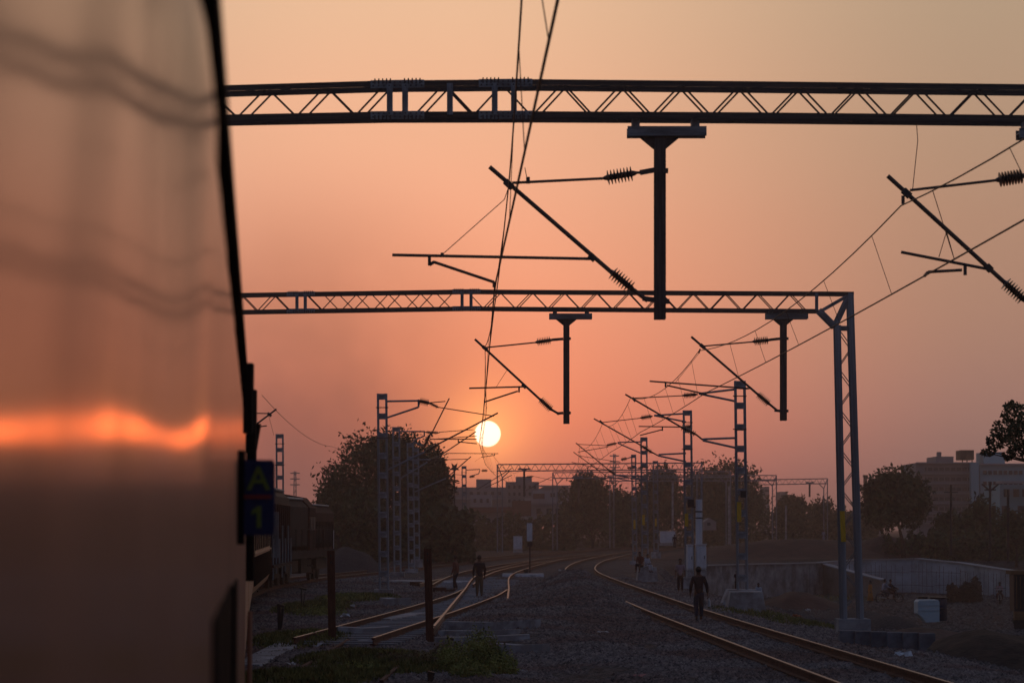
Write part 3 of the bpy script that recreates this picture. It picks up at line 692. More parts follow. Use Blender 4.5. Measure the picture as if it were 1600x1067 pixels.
def near_coach():
    T = thing('passenger_coach', 'blurred cream coach side filling the left of the frame and mirroring the sun', 'train coach', (side_x(11) - 1.6, 11, 0))
    ys = np.concatenate([np.linspace(-2, 0, 10), np.linspace(0.02, 6, 300), np.linspace(6.05, 22, 160)])
    prof3 = [(.35, -.12), (.5, -.03), (.9, 0), (1.3, 0), (1.7, 0), (2.1, 0), (2.3, 0), (2.4, 0), (2.45, 0), (2.49, 0), (2.52, 0), (2.56, 0), (2.62, 0), (2.75, 0), (2.9, 0), (3.0, 0), (3.15, 0), (3.3, -.02), (3.42, -.05)]
    vs = []; fs = []
    for y in ys:
        for z, o in prof3:
            wv = (.0009 * math.sin(y * 2.1 + z * 2.3) + .0007 * math.sin(y * 5.3 + .8 + z * .5)) * min(1, y / 5)
            lean = .13 * (1 - sstep(1.3, 2.9, y)) + .03 * math.sin(y * 3.0)* (1 - sstep(4, 6, y))
            wv += float(lean) * (max(0, z - 2.50)) * (1 if z < 3.1 else .8)
            vs.append((wall_x(y) + o + wv, y, z))
    k = len(prof3)
    for i in range(len(ys) - 1):
        for j in range(k - 1): fs.append((i * k + j, i * k + j + 1, (i + 1) * k + j + 1, (i + 1) * k + j))
    mb = MB(); mb.raw(vs, [f[::-1] for f in fs]); mb.build('side_panel', M_paint, T, smooth=True)
    mb = MB()   # rest of the shell
    prof4 = [(3.42, -.05), (3.6, -.14), (3.8, -.42), (3.95, -.95), (4.02, -1.6), (3.95, -2.25), (3.8, -2.8), (3.6, -3.08), (3.42, -3.2), (.35, -3.2), (.35, -.12)]
    vs = []; k = len(prof4)
    for y in (-2, 10, 22): vs += [(side_x(y) + o, y, z) for z, o in prof4]
    fs = [(i * k + j, i * k + j + 1, (i + 1) * k + j + 1, (i + 1) * k + j) for i in range(2) for j in range(k - 1)]
    fs += [tuple(range(k)), tuple(2 * k + j for j in range(k))[::-1]]
    mb.raw(vs, [f[::-1] for f in fs]); mb.build('roof_shell', M_roofd, T)
    bar(T, 'rain_gutter', (side_x(-2) - .035, -2, 3.42), (side_x(22) - .01, 22, 3.42), .075, .09, M_seal, up=Vector((0, 0, 1)))
    # fittings near the far end of the coach
    for (y, z0, z1, w) in ((20.6, 2.9, 3.5, .05), (16.5, 3.0, 3.45, .03), (21.5, 1.95, 3.3, .04)):
        bar(T, 'end_fitting', (side_x(y) + w, y, z0), (side_x(y) + w, y, z1), .06, .14, M_seal)
    bar(T, 'tail_lamp_bracket', (side_x(21) + .03, 21, 3.0), (side_x(21) + .07, 21, 3.25), .09, .16, M_seal)
    for y in (18.9, 19.9): tube(T, 'hand_rail', (side_x(y) + .045, y, .75), (side_x(y) + .045, y, 1.75), .018, M_paint)
    ang_ = math.atan(-SK)
    box(T, 'window_recess', (side_x(7.0) - .002, 7.0, 1.3), (.02, 3.4, 1.8), M_seal, ang_)
    box(T, 'window_recess', (side_x(10.2) + .003, 10.2, 1.3), (.02, 1.4, 1.75), M_seal, ang_)
    return T
near_coach()
# indicator plate A / 1
M_blue = mat('blue_plate', (.02, .03, .10), .5, 0, .15, 5, .03)
M_let = mat('yellow_green_lettering', (.20, .25, .04), .6, 0, .1, 5, 0)
M_redl = mat('red_line', (.35, .05, .03), .6, 0, .1, 5, 0)
def text_mesh(body, size, m, name, parent, loc, rz=0):
    cu = bpy.data.curves.new(name, 'FONT'); cu.body = body; cu.size = size; cu.align_x = 'CENTER'; cu.align_y = 'CENTER'; cu.extrude = .002; cu.offset = size * .012
    ob = bpy.data.objects.new('tmp', cu); COL.objects.link(ob); bpy.context.view_layer.update()
    me = bpy.data.meshes.new_from_object(ob.evaluated_get(bpy.context.evaluated_depsgraph_get())); bpy.data.objects.remove(ob)
    me.materials.clear(); me.materials.append(m)
    return link(name, me, parent, Matrix.Translation(loc) @ Matrix.Rotation(rz, 4, 'Z') @ Matrix.Rotation(math.pi / 2, 4, 'X'))
DS = 12.0
c = W(402, 777, DS); sx = 55 / F * DS; sz = 117 / F * DS
T = thing('coach_indicator', 'dark blue plate reading A over 1, sticking out of the coach side', 'sign', c)
box(T, 'plate', c, (sx, .012, sz), M_blue, shape='bbox')
text_mesh('A', .155, M_let, 'letter', T, W(404, 749, DS - .012)); mb = MB(); d = DS - .012
mb.prism([W(401, 824, d), W(408, 824, d), W(408, 790, d), W(403, 790, d), W(393, 798, d), W(393, 804, d), W(401, 800, d)][::-1], (0, .004, 0)); mb.build('numeral', M_let, T)
box(T, 'divider_line', W(402, 776, DS - .010), (sx * .8, .006, .016), M_redl)
box(T, 'bracket', W(377, 777, DS), (.03, .05, sz * 1.25), M_seal)
# ------------------------------------------------------------------ rest of the train
M_cream = mat('coach_cream', (.62, .36, .19), .4, 0, .15, 1, .05, spec=.4)
M_loco = mat('locomotive_maroon', (.03, .009, .011), .85, 0, .3, 1, .1, spec=.12)
M_locog = mat('locomotive_grey', (.022, .018, .02), .85, 0, .3, 1, .1, spec=.12)
M_under = mat('underframe', (.025, .02, .018), .8, .2, .4, 3, .2)
def vehicle_frame(y0, y1):
    A = Vector((catmull(M_PTS, y0), y0, 0)); B = Vector((catmull(M_PTS, y1), y1, 0)); d = (B - A); L = d.length
    return A, math.atan2(d.y, d.x), L
def local(A, a, M=None): return Matrix.Translation(A) @ Matrix.Rotation(a, 4, 'Z')
def coach(y0, y1, label, detail=True):
    A, a, L = vehicle_frame(y0, y1); Mx = local(A, a)
    T = thing('passenger_coach', label, 'train coach', (A + Mx @ Vector((L, 0, 0))) / 2, 'coaches of the train')
    P = [(-1.5, .55), (-1.6, .8), (-1.6, 3.1), (-1.5, 3.4), (-1.1, 3.7), (0, 3.85), (1.1, 3.7), (1.5, 3.4), (1.6, 3.1), (1.6, .8), (1.5, .55)]
    mb = MB(); mb.prism([Mx @ Vector((0.2, y, z)) for y, z in P], Mx.to_3x3() @ Vector((L - .4, 0, 0))); mb.build('body', M_cream, T)
    mb = MB(); mb.box((L / 2, 0, .45), (L - 1, 2.4, .5), 0, Mx)
    mb.build('underframe', M_under, T)
    for x in (3.2, L - 3.2):
        mb = MB(); mb.box((x, 0, .42), (3.0, 2.3, .35), 0, Mx)
        for dx in (-1.2, 1.2):
            for s in (-.84, .84): mb.tube([Mx @ Vector((x + dx, s - .07, .45)), Mx @ Vector((x + dx, s + .07, .45))], .45, 16)
        mb.build('bogie', M_under, T)
    if detail:
        for i in range(9):
            x = 2.2 + i * (L - 4.4) / 8
            fr = box(T, 'window', Mx @ Vector((x, -1.605, 2.2)), (1.1, .03, .85), M_seal, a)
            mb = MB()
            for b in range(5): mb.box((x, -1.63, 1.85 + b * .17), (1.1, .015, .02), 0, Mx)
            mb.build('window_bars', M_cream, fr)
        for i in range(int(L / .8)):
            bar(T, 'rib', Mx @ Vector((.5 + i * .8, -1.615, .8)), Mx @ Vector((.5 + i * .8, -1.615, 1.6)), .05, .04, M_seal)
        bar(T, 'waist_strip', Mx @ Vector((.2, -1.62, 1.68)), Mx @ Vector((L - .2, -1.62, 1.68)), .05, .06, M_cream)
    return T
coach(23, 45.5, 'middle coach of the train, coupled directly to the near coach', False)
coach(46.3, 69, 'middle coach of the train, coupled to the cream coach below the blue plate', False)
coach(69.8, 92.5, 'cream coach with barred windows and ribbed lower side below the blue plate')
def loco():
    y0, y1 = 94, 124
    A, a, L = vehicle_frame(y0, y1); Mx = local(A, a)
    A2, a2, L2 = vehicle_frame(93.5, 110); M1 = local(A2, a2)
    A3, a3, L3 = vehicle_frame(106, 124.5); M2 = local(A3, a3)
    T = thing('diesel_locomotive', 'dark maroon and grey diesel locomotive at the head of the train', 'locomotive', A3)
    W2 = 1.45
    mb = MB(); mb.box((L3 / 2, 0, 1.25), (L3, 3.0, .34), 0, M2); mb.build('footplate', M_locog, T)
    P = [(-W2, 1.42), (-W2, 3.1), (-1.15, 3.42), (0, 3.55), (1.15, 3.42), (W2, 3.1), (W2, 1.42)]
    mb = MB(); mb.prism([M2 @ Vector((L3 - 8.2, y, z)) for y, z in P], M2.to_3x3() @ Vector((8.1, 0, 0))); mb.build('hood', M_loco, T)
    mb = MB(); mb.box((L3 - 4.2, -W2 - .012, 2.1), (7.6, .02, .75), 0, M2); mb.build('side_band', M_locog, T)
    for i in range(12): bar(T, 'hood_door', M2 @ Vector((L3 - 7.8 + i * .62, -W2 - .03, 1.5)), M2 @ Vector((L3 - 7.8 + i * .62, -W2 - .03, 2.7)), .05, .03, M_locog)
    Pc = [(-1.5, 1.42), (-1.5, 3.3), (-1.1, 3.75), (0, 3.95), (1.1, 3.75), (1.5, 3.3), (1.5, 1.42)]
    mb = MB(); mb.prism([M2 @ Vector((L3 - 10.6, y, z)) for y, z in Pc], M2.to_3x3() @ Vector((2.3, 0, 0))); cb = mb.build('cab', M_loco, T)
    for dx in (.55, 1.6): box(T, 'cab_window', M2 @ Vector((L3 - 10.6 + dx, -1.51, 2.6)), (.65, .03, .6), M_glass, a3)
    mb = MB(); mb.prism([M2 @ Vector((.3, y, z + .2)) for y, z in P], M2.to_3x3() @ Vector((L3 - 11.2, 0, 0))); mb.build('long_hood', M_locog, T)
    mb = MB(); mb.box((L3 - 15.0, -.0, 3.9), (1.4, 1.2, .3), 0, M2); mb.box((L3 - 13.2, 0, 3.85), (.5, .5, .5), 0, M2); mb.build('roof_gear', M_under, T)
    for x in (3.5, L3 - 3.5):
        mb = MB(); mb.box((x, 0, .75), (4.4, 2.5, .5), 0, M2)
        for dx in (-1.7, 0, 1.7):
            for s in (-.84, .84): mb.tube([M2 @ Vector((x + dx, s - .07, .5)), M2 @ Vector((x + dx, s + .07, .5))], .5, 16)
        mb.build('bogie', M_under, T)
    mb = MB(); mb.box((L3 / 2, 0, .75), (4, 2.4, .7), 0, M2); mb.build('fuel_tank', M_under, T)
    pts = [M2 @ Vector((L3 - .2, -1.45, z)) for z in (1.4, 2.3)]
    tube(T, 'hand_rail', pts[0], pts[1], .03, M_white)
    for i in range(9): tube(T, 'hand_rail', M2 @ Vector((.8 + i * 2.1, -1.5, 1.4)), M2 @ Vector((.8 + i * 2.1, -1.5, 2.35)), .02, M_locog)
    tube(T, 'hand_rail', M2 @ Vector((.6, -1.5, 2.35)), M2 @ Vector((L3 - .2, -1.5, 2.35)), .02, M_locog)
    tube(T, 'roof_highlight', M2 @ Vector((.6, -1.2, 3.66)), M2 @ Vector((L3 - 11, -1.2, 3.66)), .06, M_galv); tube(T, 'roof_highlight', M2 @ Vector((L3 - 8, -1.2, 3.46)), M2 @ Vector((L3 - .3, -1.2, 3.46)), .05, M_galv)  # pale tubes added as the highlight along the roof edge
    for x in (L3 - .3, L3 - 9.6): 
        for q in range(3): bar(T, 'step', M2 @ Vector((x - .3, -1.4, .4 + q * .33)), M2 @ Vector((x + .3, -1.4, .4 + q * .33)), .05, .2, M_locog)
    # tank-like rear section between coach and hood
    T2 = thing('goods_wagon', 'dark van between the cream coach and the locomotive', 'wagon', A2)
    mb = MB(); mb.prism([M1 @ Vector((.3, y, z)) for y, z in [(-1.5, .9), (-1.5, 3.6), (-1.0, 4.0), (0, 4.2), (1, 4.0), (1.5, 3.6), (1.5, .9)]], M1.to_3x3() @ Vector((L2 - 5.2, 0, 0))); mb.build('body', M_under, T2)
    for i in range(10): bar(T2, 'side_post', M1 @ Vector((.6 + i * 1.18, -1.53, .95)), M1 @ Vector((.6 + i * 1.18, -1.53, 3.3)), .09, .08, M_loco)
    bar(T2, 'solebar', M1 @ Vector((.3, -1.53, 1.0)), M1 @ Vector((L2 - 5, -1.53, 1.0)), .1, .3, M_locog, up=Vector((0, 1, 0)))
    bar(T2, 'door', M1 @ Vector((1.6, -1.56, 1.3)), M1 @ Vector((1.6, -1.56, 3.0)), .4, .05, M_galv)
    tube(T2, 'roof_highlight', M1 @ Vector((.4, -1.25, 3.9)), M1 @ Vector((L2 - 5, -1.25, 3.9)), .06, M_galv)  # light-coloured tube imitates a bright roof edge on the van
    for i in range(7): tube(T2, 'side_pipe', M1 @ Vector((1.0 + i * 1.7, -1.6, .5 + .2 * (i % 3))), M1 @ Vector((1.0 + i * 1.7, -1.6, 2.0 + .5 * (i % 2))), .035, M_galv)
    for x in (2.2, L2 - 7):
        mb = MB(); mb.box((x, 0, .6), (2.6, 2.3, .4), 0, M1)
        for dx in (-1.0, 1.0):
            for s in (-.84, .84): mb.tube([M1 @ Vector((x + dx, s - .07, .45)), M1 @ Vector((x + dx, s + .07, .45))], .45, 16)
        mb.build('bogie', M_under, T2)
loco()
# ------------------------------------------------------------------ trees
def tree(px, ytop, ybase, wpx, d, label, n=7000, leaf=.2, mm=None, trunk=True, group='trees beyond the tracks', crown_bottom=None, seed=0, lobes=14, flat=.8, name='broadleaf_tree', lean=0):
    rs = np.random.default_rng(seed + 11)
    base = W(px, ybase, d); top = W(px, ytop, d); H = top.z - base.z; w = wpx / F * d
    cb = (W(px, crown_bottom, d).z if crown_bottom else base.z + H * .22)
    T = thing(name, label, 'tree', base, group)
    cc = Vector((base.x + lean, base.y, (top.z + cb) / 2)); rz = (top.z - cb) / 2; rx = w / 2
    # lobes on an ellipsoid, each a cloud of leaf clumps
    L = []
    for i in range(lobes):
        th = rs.random() * math.tau; u = rs.uniform(-.75, .95); r = math.sqrt(max(0, 1 - u * u)) * rs.uniform(.45, .72)
        L.append((cc.x + rx * r * math.cos(th), cc.y + rx * r * math.sin(th) * .9, cc.z + rz * u * .68, rs.uniform(.28, .46)))
    L.append((cc.x, cc.y, cc.z, .6))
    L = np.array(L); k = rs.choice(len(L), n, p=(L[:, 3] ** 2) / (L[:, 3] ** 2).sum())
    dirs = rs.normal(size=(n, 3)); dirs /= np.linalg.norm(dirs, axis=1)[:, None]
    rr = rs.random(n) ** .5 * (1 + .2 * np.abs(rs.normal(size=n))) * (1 + .22 * np.sin(dirs[:, 0] * 7 + k) * np.sin(dirs[:, 2] * 9 + 2 * k))
    S3 = np.stack([L[k, 3] * rx, L[k, 3] * rx, L[k, 3] * max(rz, .3) * 1.05], -1)
    C = L[k, :3] + dirs * rr[:, None] * S3
    ax = rs.normal(size=(n, 3)); ax /= np.linalg.norm(ax, axis=1)[:, None]; bx = np.cross(ax, rs.normal(size=(n, 3))); bx /= np.linalg.norm(bx, axis=1)[:, None]
    s = leaf * rs.uniform(.5, 1.4, n)[:, None]
    P = np.stack([C - ax * s, C + bx * s * .45, C + ax * s, C - bx * s * .45], 1).reshape(-1, 3) - np.array(base)
    Fc = np.arange(n * 4).reshape(n, 4)
    me = bpy.data.meshes.new('crown'); me.vertices.add(len(P)); me.vertices.foreach_set('co', P.ravel())
    me.loops.add(n * 4); me.loops.foreach_set('vertex_index', Fc.ravel()); me.polygons.add(n)
    me.polygons.foreach_set('loop_start', np.arange(0, n * 4, 4)); me.polygons.foreach_set('loop_total', np.full(n, 4)); me.update(calc_edges=True)
    me.materials.append(mm or M_leaf); o = bpy.data.objects.new('crown', me); COL.objects.link(o); o.parent = T
    mb = MB(); tr = max(.09, H * .022)
    fork = Vector((base.x + lean * .5, base.y, cb + rz * .2))
    if trunk:
        mb.tube([base - Vector((0, 0, .3)), base.lerp(fork, .5) + Vector((.05 * H * .3, 0, 0)), fork], [tr * 1.4, tr, tr * .75], 8)
    for q in L[:9]:
        e = Vector(q[:3]); m_ = fork.lerp(e, .5) + Vector((rs.uniform(-.2, .2), 0, rs.uniform(-.1, .3)))
        mb.tube([fork, m_, e], [tr * .5, tr * .3, tr * .1], 6)
    mb.build('trunk', M_bark, T, smooth=True)
    return T
tree(592, 676, 872, 196, 190, 'large leafy tree behind the tallest left mast', 15000, .17, M_leaf, seed=1, lobes=22, crown_bottom=830)
tree(668, 702, 872, 92, 200, 'rounded tree just left of the sun, behind the close mast pair', 9000, .18, M_leaf, seed=2, lobes=12, crown_bottom=830)
tree(528, 742, 872, 90, 180, 'small tree right behind the locomotive', 6000, .16, M_leaf, seed=3, crown_bottom=850)
tree(925, 744, 862, 100, 330, 'dark round tree right of the white building', 8000, .3, M_leaf, seed=4, crown_bottom=852, lobes=16)
tree(1025, 727, 862, 100, 340, 'dark tree behind the seated people and thin masts', 8000, .3, M_leaf, seed=5, crown_bottom=850, lobes=16)
tree(975, 765, 862, 70, 325, 'lower bushy tree between the two dark trees of the middle', 4000, .3, M_leaf, seed=15, crown_bottom=856)
tree(1142, 712, 860, 132, 335, 'broad domed tree behind the tallest right mast', 12000, .3, M_leaf, seed=6, crown_bottom=846, lobes=22)
tree(1088, 722, 862, 50, 345, 'slim tree between two larger dark trees', 3000, .3, M_leaf, seed=7, crown_bottom=850)
tree(1240, 770, 852, 60, 340, 'loose olive tree right of the domed tree', 2600, .32, M_leaf2, seed=8, crown_bottom=846)
tree(1290, 765, 852, 70, 345, 'loose olive tree behind the grey gantry leg', 2800, .32, M_leaf2, seed=9, crown_bottom=846)
tree(1345, 782, 852, 60, 350, 'low tree between the gantry leg and the flat-topped tree', 2500, .3, M_leaf2, seed=10, crown_bottom=846)
tree(1412, 732, 868, 112, 205, 'dark flat-topped tree with bare leaning trunk', 15000, .19, M_leaf, seed=12, crown_bottom=838, lobes=26, lean=-.6, name='spreading_tree')
tree(1535, 772, 872, 70, 215, 'bushy tree in front of the aqua building', 5000, .2, M_leaf, seed=13, crown_bottom=862)
tree(1588, 790, 880, 60, 200, 'dark tree at the right edge above the lorry', 4500, .2, M_leaf, seed=14, crown_bottom=860)
tree(1480, 800, 872, 60, 220, 'low dark tree behind the utility pole', 3500, .2, M_leaf, seed=16, crown_bottom=862)
def leaf_mass(name, label, cat, boxes, n, leaf, mm, kind=None, group=None):
    rs = np.random.default_rng(n); Cs = []
    for (x0, x1, yt, yb, d, wt) in boxes:
        k = int(n * wt); px = rs.uniform(x0, x1, k)
        top = yt + 6 * np.sin(px * .11 + d) + 4 * np.sin(px * .37)
        py = top + (yb - top) * rs.random(k) ** .8; dd = d + rs.uniform(-2.5, 2.5, k)
        Cs.append(np.array([W(a, b, c) for a, b, c in zip(px, py, dd)]))
    C = np.concatenate(Cs); n = len(C)
    ax = rs.normal(size=(n, 3)); ax /= np.linalg.norm(ax, axis=1)[:, None]; bx = np.cross(ax, rs.normal(size=(n, 3))); bx /= np.linalg.norm(bx, axis=1)[:, None]
    s = leaf * rs.uniform(.5, 1.5, n)[:, None]
    P = np.stack([C - ax * s, C + bx * s * .5, C + ax * s, C - bx * s * .5], 1).reshape(-1, 3)
    mb = MB(); mb.raw(P, [tuple(range(i * 4, i * 4 + 4)) for i in range(n)])
    o = mb.build(name, mm); setp(o, label=label, category=cat, kind=kind, group=group); return o
leaf_mass('undergrowth', 'dark scrub below the trees along the far side of the tracks', 'scrub',
          [(500, 740, 790, 876, 186, .3), (560, 700, 785, 870, 205, .10), (700, 900, 805, 862, 300, .25), (870, 1110, 770, 860, 348, .3), (1100, 1380, 800, 852, 350, .3)], 19000, .3, M_leaf2, 'stuff')
leaf_mass('undergrowth', 'dark scrub above the concrete wall at the right', 'scrub', [(1440, 1620, 830, 885, 208, .6), (1380, 1480, 838, 868, 212, .2)], 7000, .22, M_leaf, 'stuff')
# tree whose branch enters at the upper right
def near_tree():
    d = 60; base = W(1700, 1010, d); T = thing('broadleaf_tree', 'dark branch of a tree entering at the right edge above the aqua building', 'tree', base)
    rs = np.random.default_rng(5)
    lob = [(1590, 650, 26), (1572, 672, 24), (1600, 680, 30), (1556, 690, 16), (1548, 705, 9), (1630, 660, 40), (1660, 640, 50), (1680, 690, 60), (1590, 700, 18), (1610, 712, 14), (1575, 712, 10), (1540, 707, 7), (1720, 640, 60), (1582, 636, 14), (1640, 700, 30)]
    Cs = []
    for x, y, r in lob:
        k = int(r * r * .5) + 30; a = rs.random(k) * math.tau; q = rs.random(k) ** .5 * r
        xs = x + q * np.cos(a); yy = y + q * np.sin(a) * .75
        Cs += [W(i, j, d + rs.normal() * r / F * d * .8) for i, j in zip(xs, yy)]
    C = np.array(Cs); n = len(C)
    ax = rs.normal(size=(n, 3)); ax /= np.linalg.norm(ax, axis=1)[:, None]; bx = np.cross(ax, rs.normal(size=(n, 3))); bx /= np.linalg.norm(bx, axis=1)[:, None]
    s = .055 * rs.uniform(.6, 1.4, n)[:, None]
    P = np.stack([C - ax * s, C + bx * s * .5, C + ax * s, C - bx * s * .5], 1).reshape(-1, 3)
    mb = MB(); mb.raw(P, [tuple(range(i * 4, i * 4 + 4)) for i in range(n)]); mb.build('crown', M_leaf, T)
    mb = MB(); fork = W(1690, 760, d); mb.tube([base, fork], [.22, .15], 8)
    for x, y, r in lob: 
        m_ = fork.lerp(W(x, y, d), .5) + Vector((0, 0, .15)); mb.tube([fork, m_, W(x, y, d)], [.05, .03, .008], 6)
    mb.build('trunk', M_bark, T)
near_tree()
# ------------------------------------------------------------------ buildings
def block(T, x0, x1, y0, y1, d, dep, m, name='wall_block'):
    A = W(x0, y0, d); B = W(x1, y1, d)
    return box(T, name, ((A.x + B.x) / 2, d + dep / 2, (A.z + B.z) / 2), (B.x - A.x, dep, A.z - B.z), m)
def rect(T, name, x0, x1, y0, y1, d, m, t=.25):
    A = W(x0, y0, d); B = W(x1, y1, d)
    return box(T, name, ((A.x + B.x) / 2, d - t / 2 + .02, (A.z + B.z) / 2), (B.x - A.x, t, A.z - B.z), m)
T = thing('apartment_building', 'long low grey building with a square roof tower under the sun', 'building', W(750, 850, 420))
block(T, 705, 792, 761, 850, 420, 15, M_wall2); block(T, 744, 767, 748.5, 761, 422, 8, M_wall2, 'roof_tower')
for x in range(712, 788, 11): rect(T, 'window', x, x + 5, 768, 773, 420, M_glass)
rect(T, 'balcony', 712, 786, 778, 780, 420, M_wall1, 1.2)
T = thing('apartment_building', 'taller grey block right of the sun with stepped roof', 'building', W(815, 850, 440))
block(T, 790, 842, 752.5, 850, 440, 15, M_wall2); block(T, 806, 831, 744.5, 752.5, 442, 9, M_wall2, 'roof_tower')
for r in range(4):
    for x in range(794, 840, 8): rect(T, 'window', x, x + 3.5, 758 + r * 11, 763 + r * 11, 440, M_glass)
T = thing('house', 'white house with brown shuttered window left of the dark round tree', 'building', W(855, 850, 380))
block(T, 820, 888, 778, 818, 380, 10, M_wall1); block(T, 833, 886, 766, 778, 381, 8, M_wall1, 'upper_storey')
rect(T, 'shutter', 833, 851, 771, 779, 379, M_roofred, .6); rect(T, 'ledge', 820, 889, 786, 788, 379.7, M_wall2, .9)
for x in (838, 854, 868): rect(T, 'window', x, x + 7, 794, 803, 380, M_glass)
for x in (860, 872): rect(T, 'window', x, x + 7, 770, 776, 381, M_glass)
rect(T, 'gutter', 819, 890, 816, 818, 379.8, M_wall2, .8)
T = thing('house', 'pale low house with reddish roof in front of the long grey building', 'building', W(750, 850, 360))
block(T, 735, 768, 773, 795, 360, 9, M_wall1); block(T, 733, 812, 792, 800, 358, 8, M_roofred, 'roof'); block(T, 736, 810, 800, 850, 359, 8, M_wall2, 'lower_wall')
block(T, 800, 830, 782, 806, 357, 6, M_roofred, 'shed')
for x in (740, 750, 760): rect(T, 'window', x, x + 4, 779, 785, 360, M_glass)
T = thing('warehouse', 'long vaulted roof behind the white house', 'building', W(870, 850, 470))
mb = MB(); P = [W(840, 790, 470), W(840, 764, 470), W(850, 760, 470), W(868, 758, 470), W(884, 759, 470), W(896, 764, 470), W(896, 790, 470)]; mb.prism(P, (0, 20, 0)); mb.build('vault', M_wall2, T)
bar(T, 'ridge', W(842, 759.2, 469.8), W(894, 759.2, 469.8), .3, .3, M_wall1)
# right building
T = thing('office_building', 'long grey and aqua building with stepped roof at the right edge', 'building', W(1500, 850, 360))
d = 360
block(T, 1431, 1517, 723, 850, d, 14, M_wall2); block(T, 1462, 1490, 713, 723, d + 2, 8, M_wall2, 'penthouse'); block(T, 1465, 1471, 706, 713, d + 3, 1, M_wall2, 'chimney')
block(T, 1501, 1522, 703, 718, d + 4, 4, M_roofd, 'water_tank')
for x in (1503, 1510, 1518): rect(T, 'tank_leg', x, x + 1.2, 718, 723.5, d + 4, M_roofd, .3)
block(T, 1537, 1570, 706, 724, d + 4, 6, M_wall3, 'stair_tower')
block(T, 1517, 1531, 722, 850, d - 1.5, 15, M_wall3); block(T, 1531, 1680, 725, 850, d, 14, M_wall3)
for r in range(6):
    y = 730 + r * 15.5
    rect(T, 'window_band', 1445, 1514, y, y + 5.5, d, M_glass, .15); rect(T, 'floor_ledge', 1431, 1517, y + 9, y + 10.5, d, M_wall1, .5)
    for x in range(1448, 1512, 9): rect(T, 'mullion', x, x + 1.2, y, y + 5.5, d - .1, M_wall2, .1)
for r in range(3):
    for x in range(1536, 1600, 8): rect(T, 'window', x, x + 5.5, 735 + r * 17, 741 + r * 17, d, M_glass, .2)
rect(T, 'parapet', 1431, 1517, 722, 724, d, M_wall1, .5); rect(T, 'parapet', 1531, 1680, 724, 726.5, d, M_wall1, .5)
T = thing('shed_building', 'low aqua building with flat roof slab at the right edge', 'building', W(1580, 860, 300))
block(T, 1562, 1680, 757, 860, 300, 10, M_wall3); rect(T, 'roof_slab', 1556, 1680, 752, 755.5, 299, M_wall1, 3)
for x in (1568, 1583, 1597): rect(T, 'opening', x, x + 9, 764, 776, 300, M_glass, .2)
for x in (1565, 1590): rect(T, 'opening', x, x + 12, 790, 806, 300, M_glass, .2)
# small houses among the olive trees
T = thing('house', 'small white house half hidden by the domed tree', 'building', W(1112, 840, 300))
mb = MB(); mb.prism([W(1100, 828, 300), W(1100, 815, 300), W(1109, 809, 300), W(1119, 815, 300), W(1119, 828, 300)], (0, 5, 0)); mb.build('gable_wall', M_wall2, T)
rect(T, 'window', 1105, 1110, 816, 821, 300, M_glass, .15)
T = thing('chimney_stack', 'thin brown chimney left of the flat-topped tree', 'chimney', W(1352, 850, 420)); 
bar(T, 'shaft', W(1352, 743, 420), W(1352, 850, 420), .55, .55, M_roofred); bar(T, 'cap', W(1352, 742, 420), W(1352, 745, 420), .75, .75, M_roofred)
for (px, w, y, lab) in ((1225, 12, 768, 'distant tower block seen over the olive trees'), (1198, 9, 760, 'distant pale water tower beside the domed tree')):
    T = thing('tower_block', lab, 'building', W(px, 840, 600)); block(T, px - w / 2, px + w / 2, y, 845, 600, 10, M_wall2)
    for r in range(3): rect(T, 'window_band', px - w / 2 + 1, px + w / 2 - 1, y + 5 + r * 8, y + 8 + r * 8, 600, M_glass, .2)
# far pylons
for (px, yt, yb, w, lab) in ((960, 709, 850, 10, 'distant lattice pylon above the middle trees'), (461, 736, 850, 10, 'faint distant pylon over the locomotive roof')):
    d = 560; T = thing('pylon', lab, 'pylon', W(px, yb, d), 'distant pylons')
    for s in (-1, 1): bar(T, 'leg', W(px + s * w * .12, yt, d), W(px + s * w * .3, yb, d), .22, .22, M_galv)
    for y in (yt + 3, yt + 12, yt + 21): bar(T, 'cross_arm', W(px - w * .75, y, d), W(px + w * .75, y, d), .25, .2, M_galv)
    for i in range(12): bar(T, 'lacing_bar', W(px + (w * .2 if i % 2 else -w * .2), yt + i * 9, d), W(px - (w * .2 if i % 2 else -w * .2), yt + i * 9 + 9, d), .12, .1, M_galv)
# star topped pole
T = thing('lamp_mast', 'pole crowned by a dark star shape left of the sun', 'pole', W(710, 850, 240)); d = 240
P = [W(710 + (8.5 if i % 2 == 0 else 3.5) * math.sin(i * math.pi / 5), 731 - (10 if i % 2 == 0 else 4) * math.cos(i * math.pi / 5 + math.pi), d) for i in range(10)]
mb = MB(); mb.prism(P, (0, .15, 0)); mb.build('star_head', M_steel, T); bar(T, 'pole', W(710, 733, d), W(710, 858, d), .14, .14, M_steel)
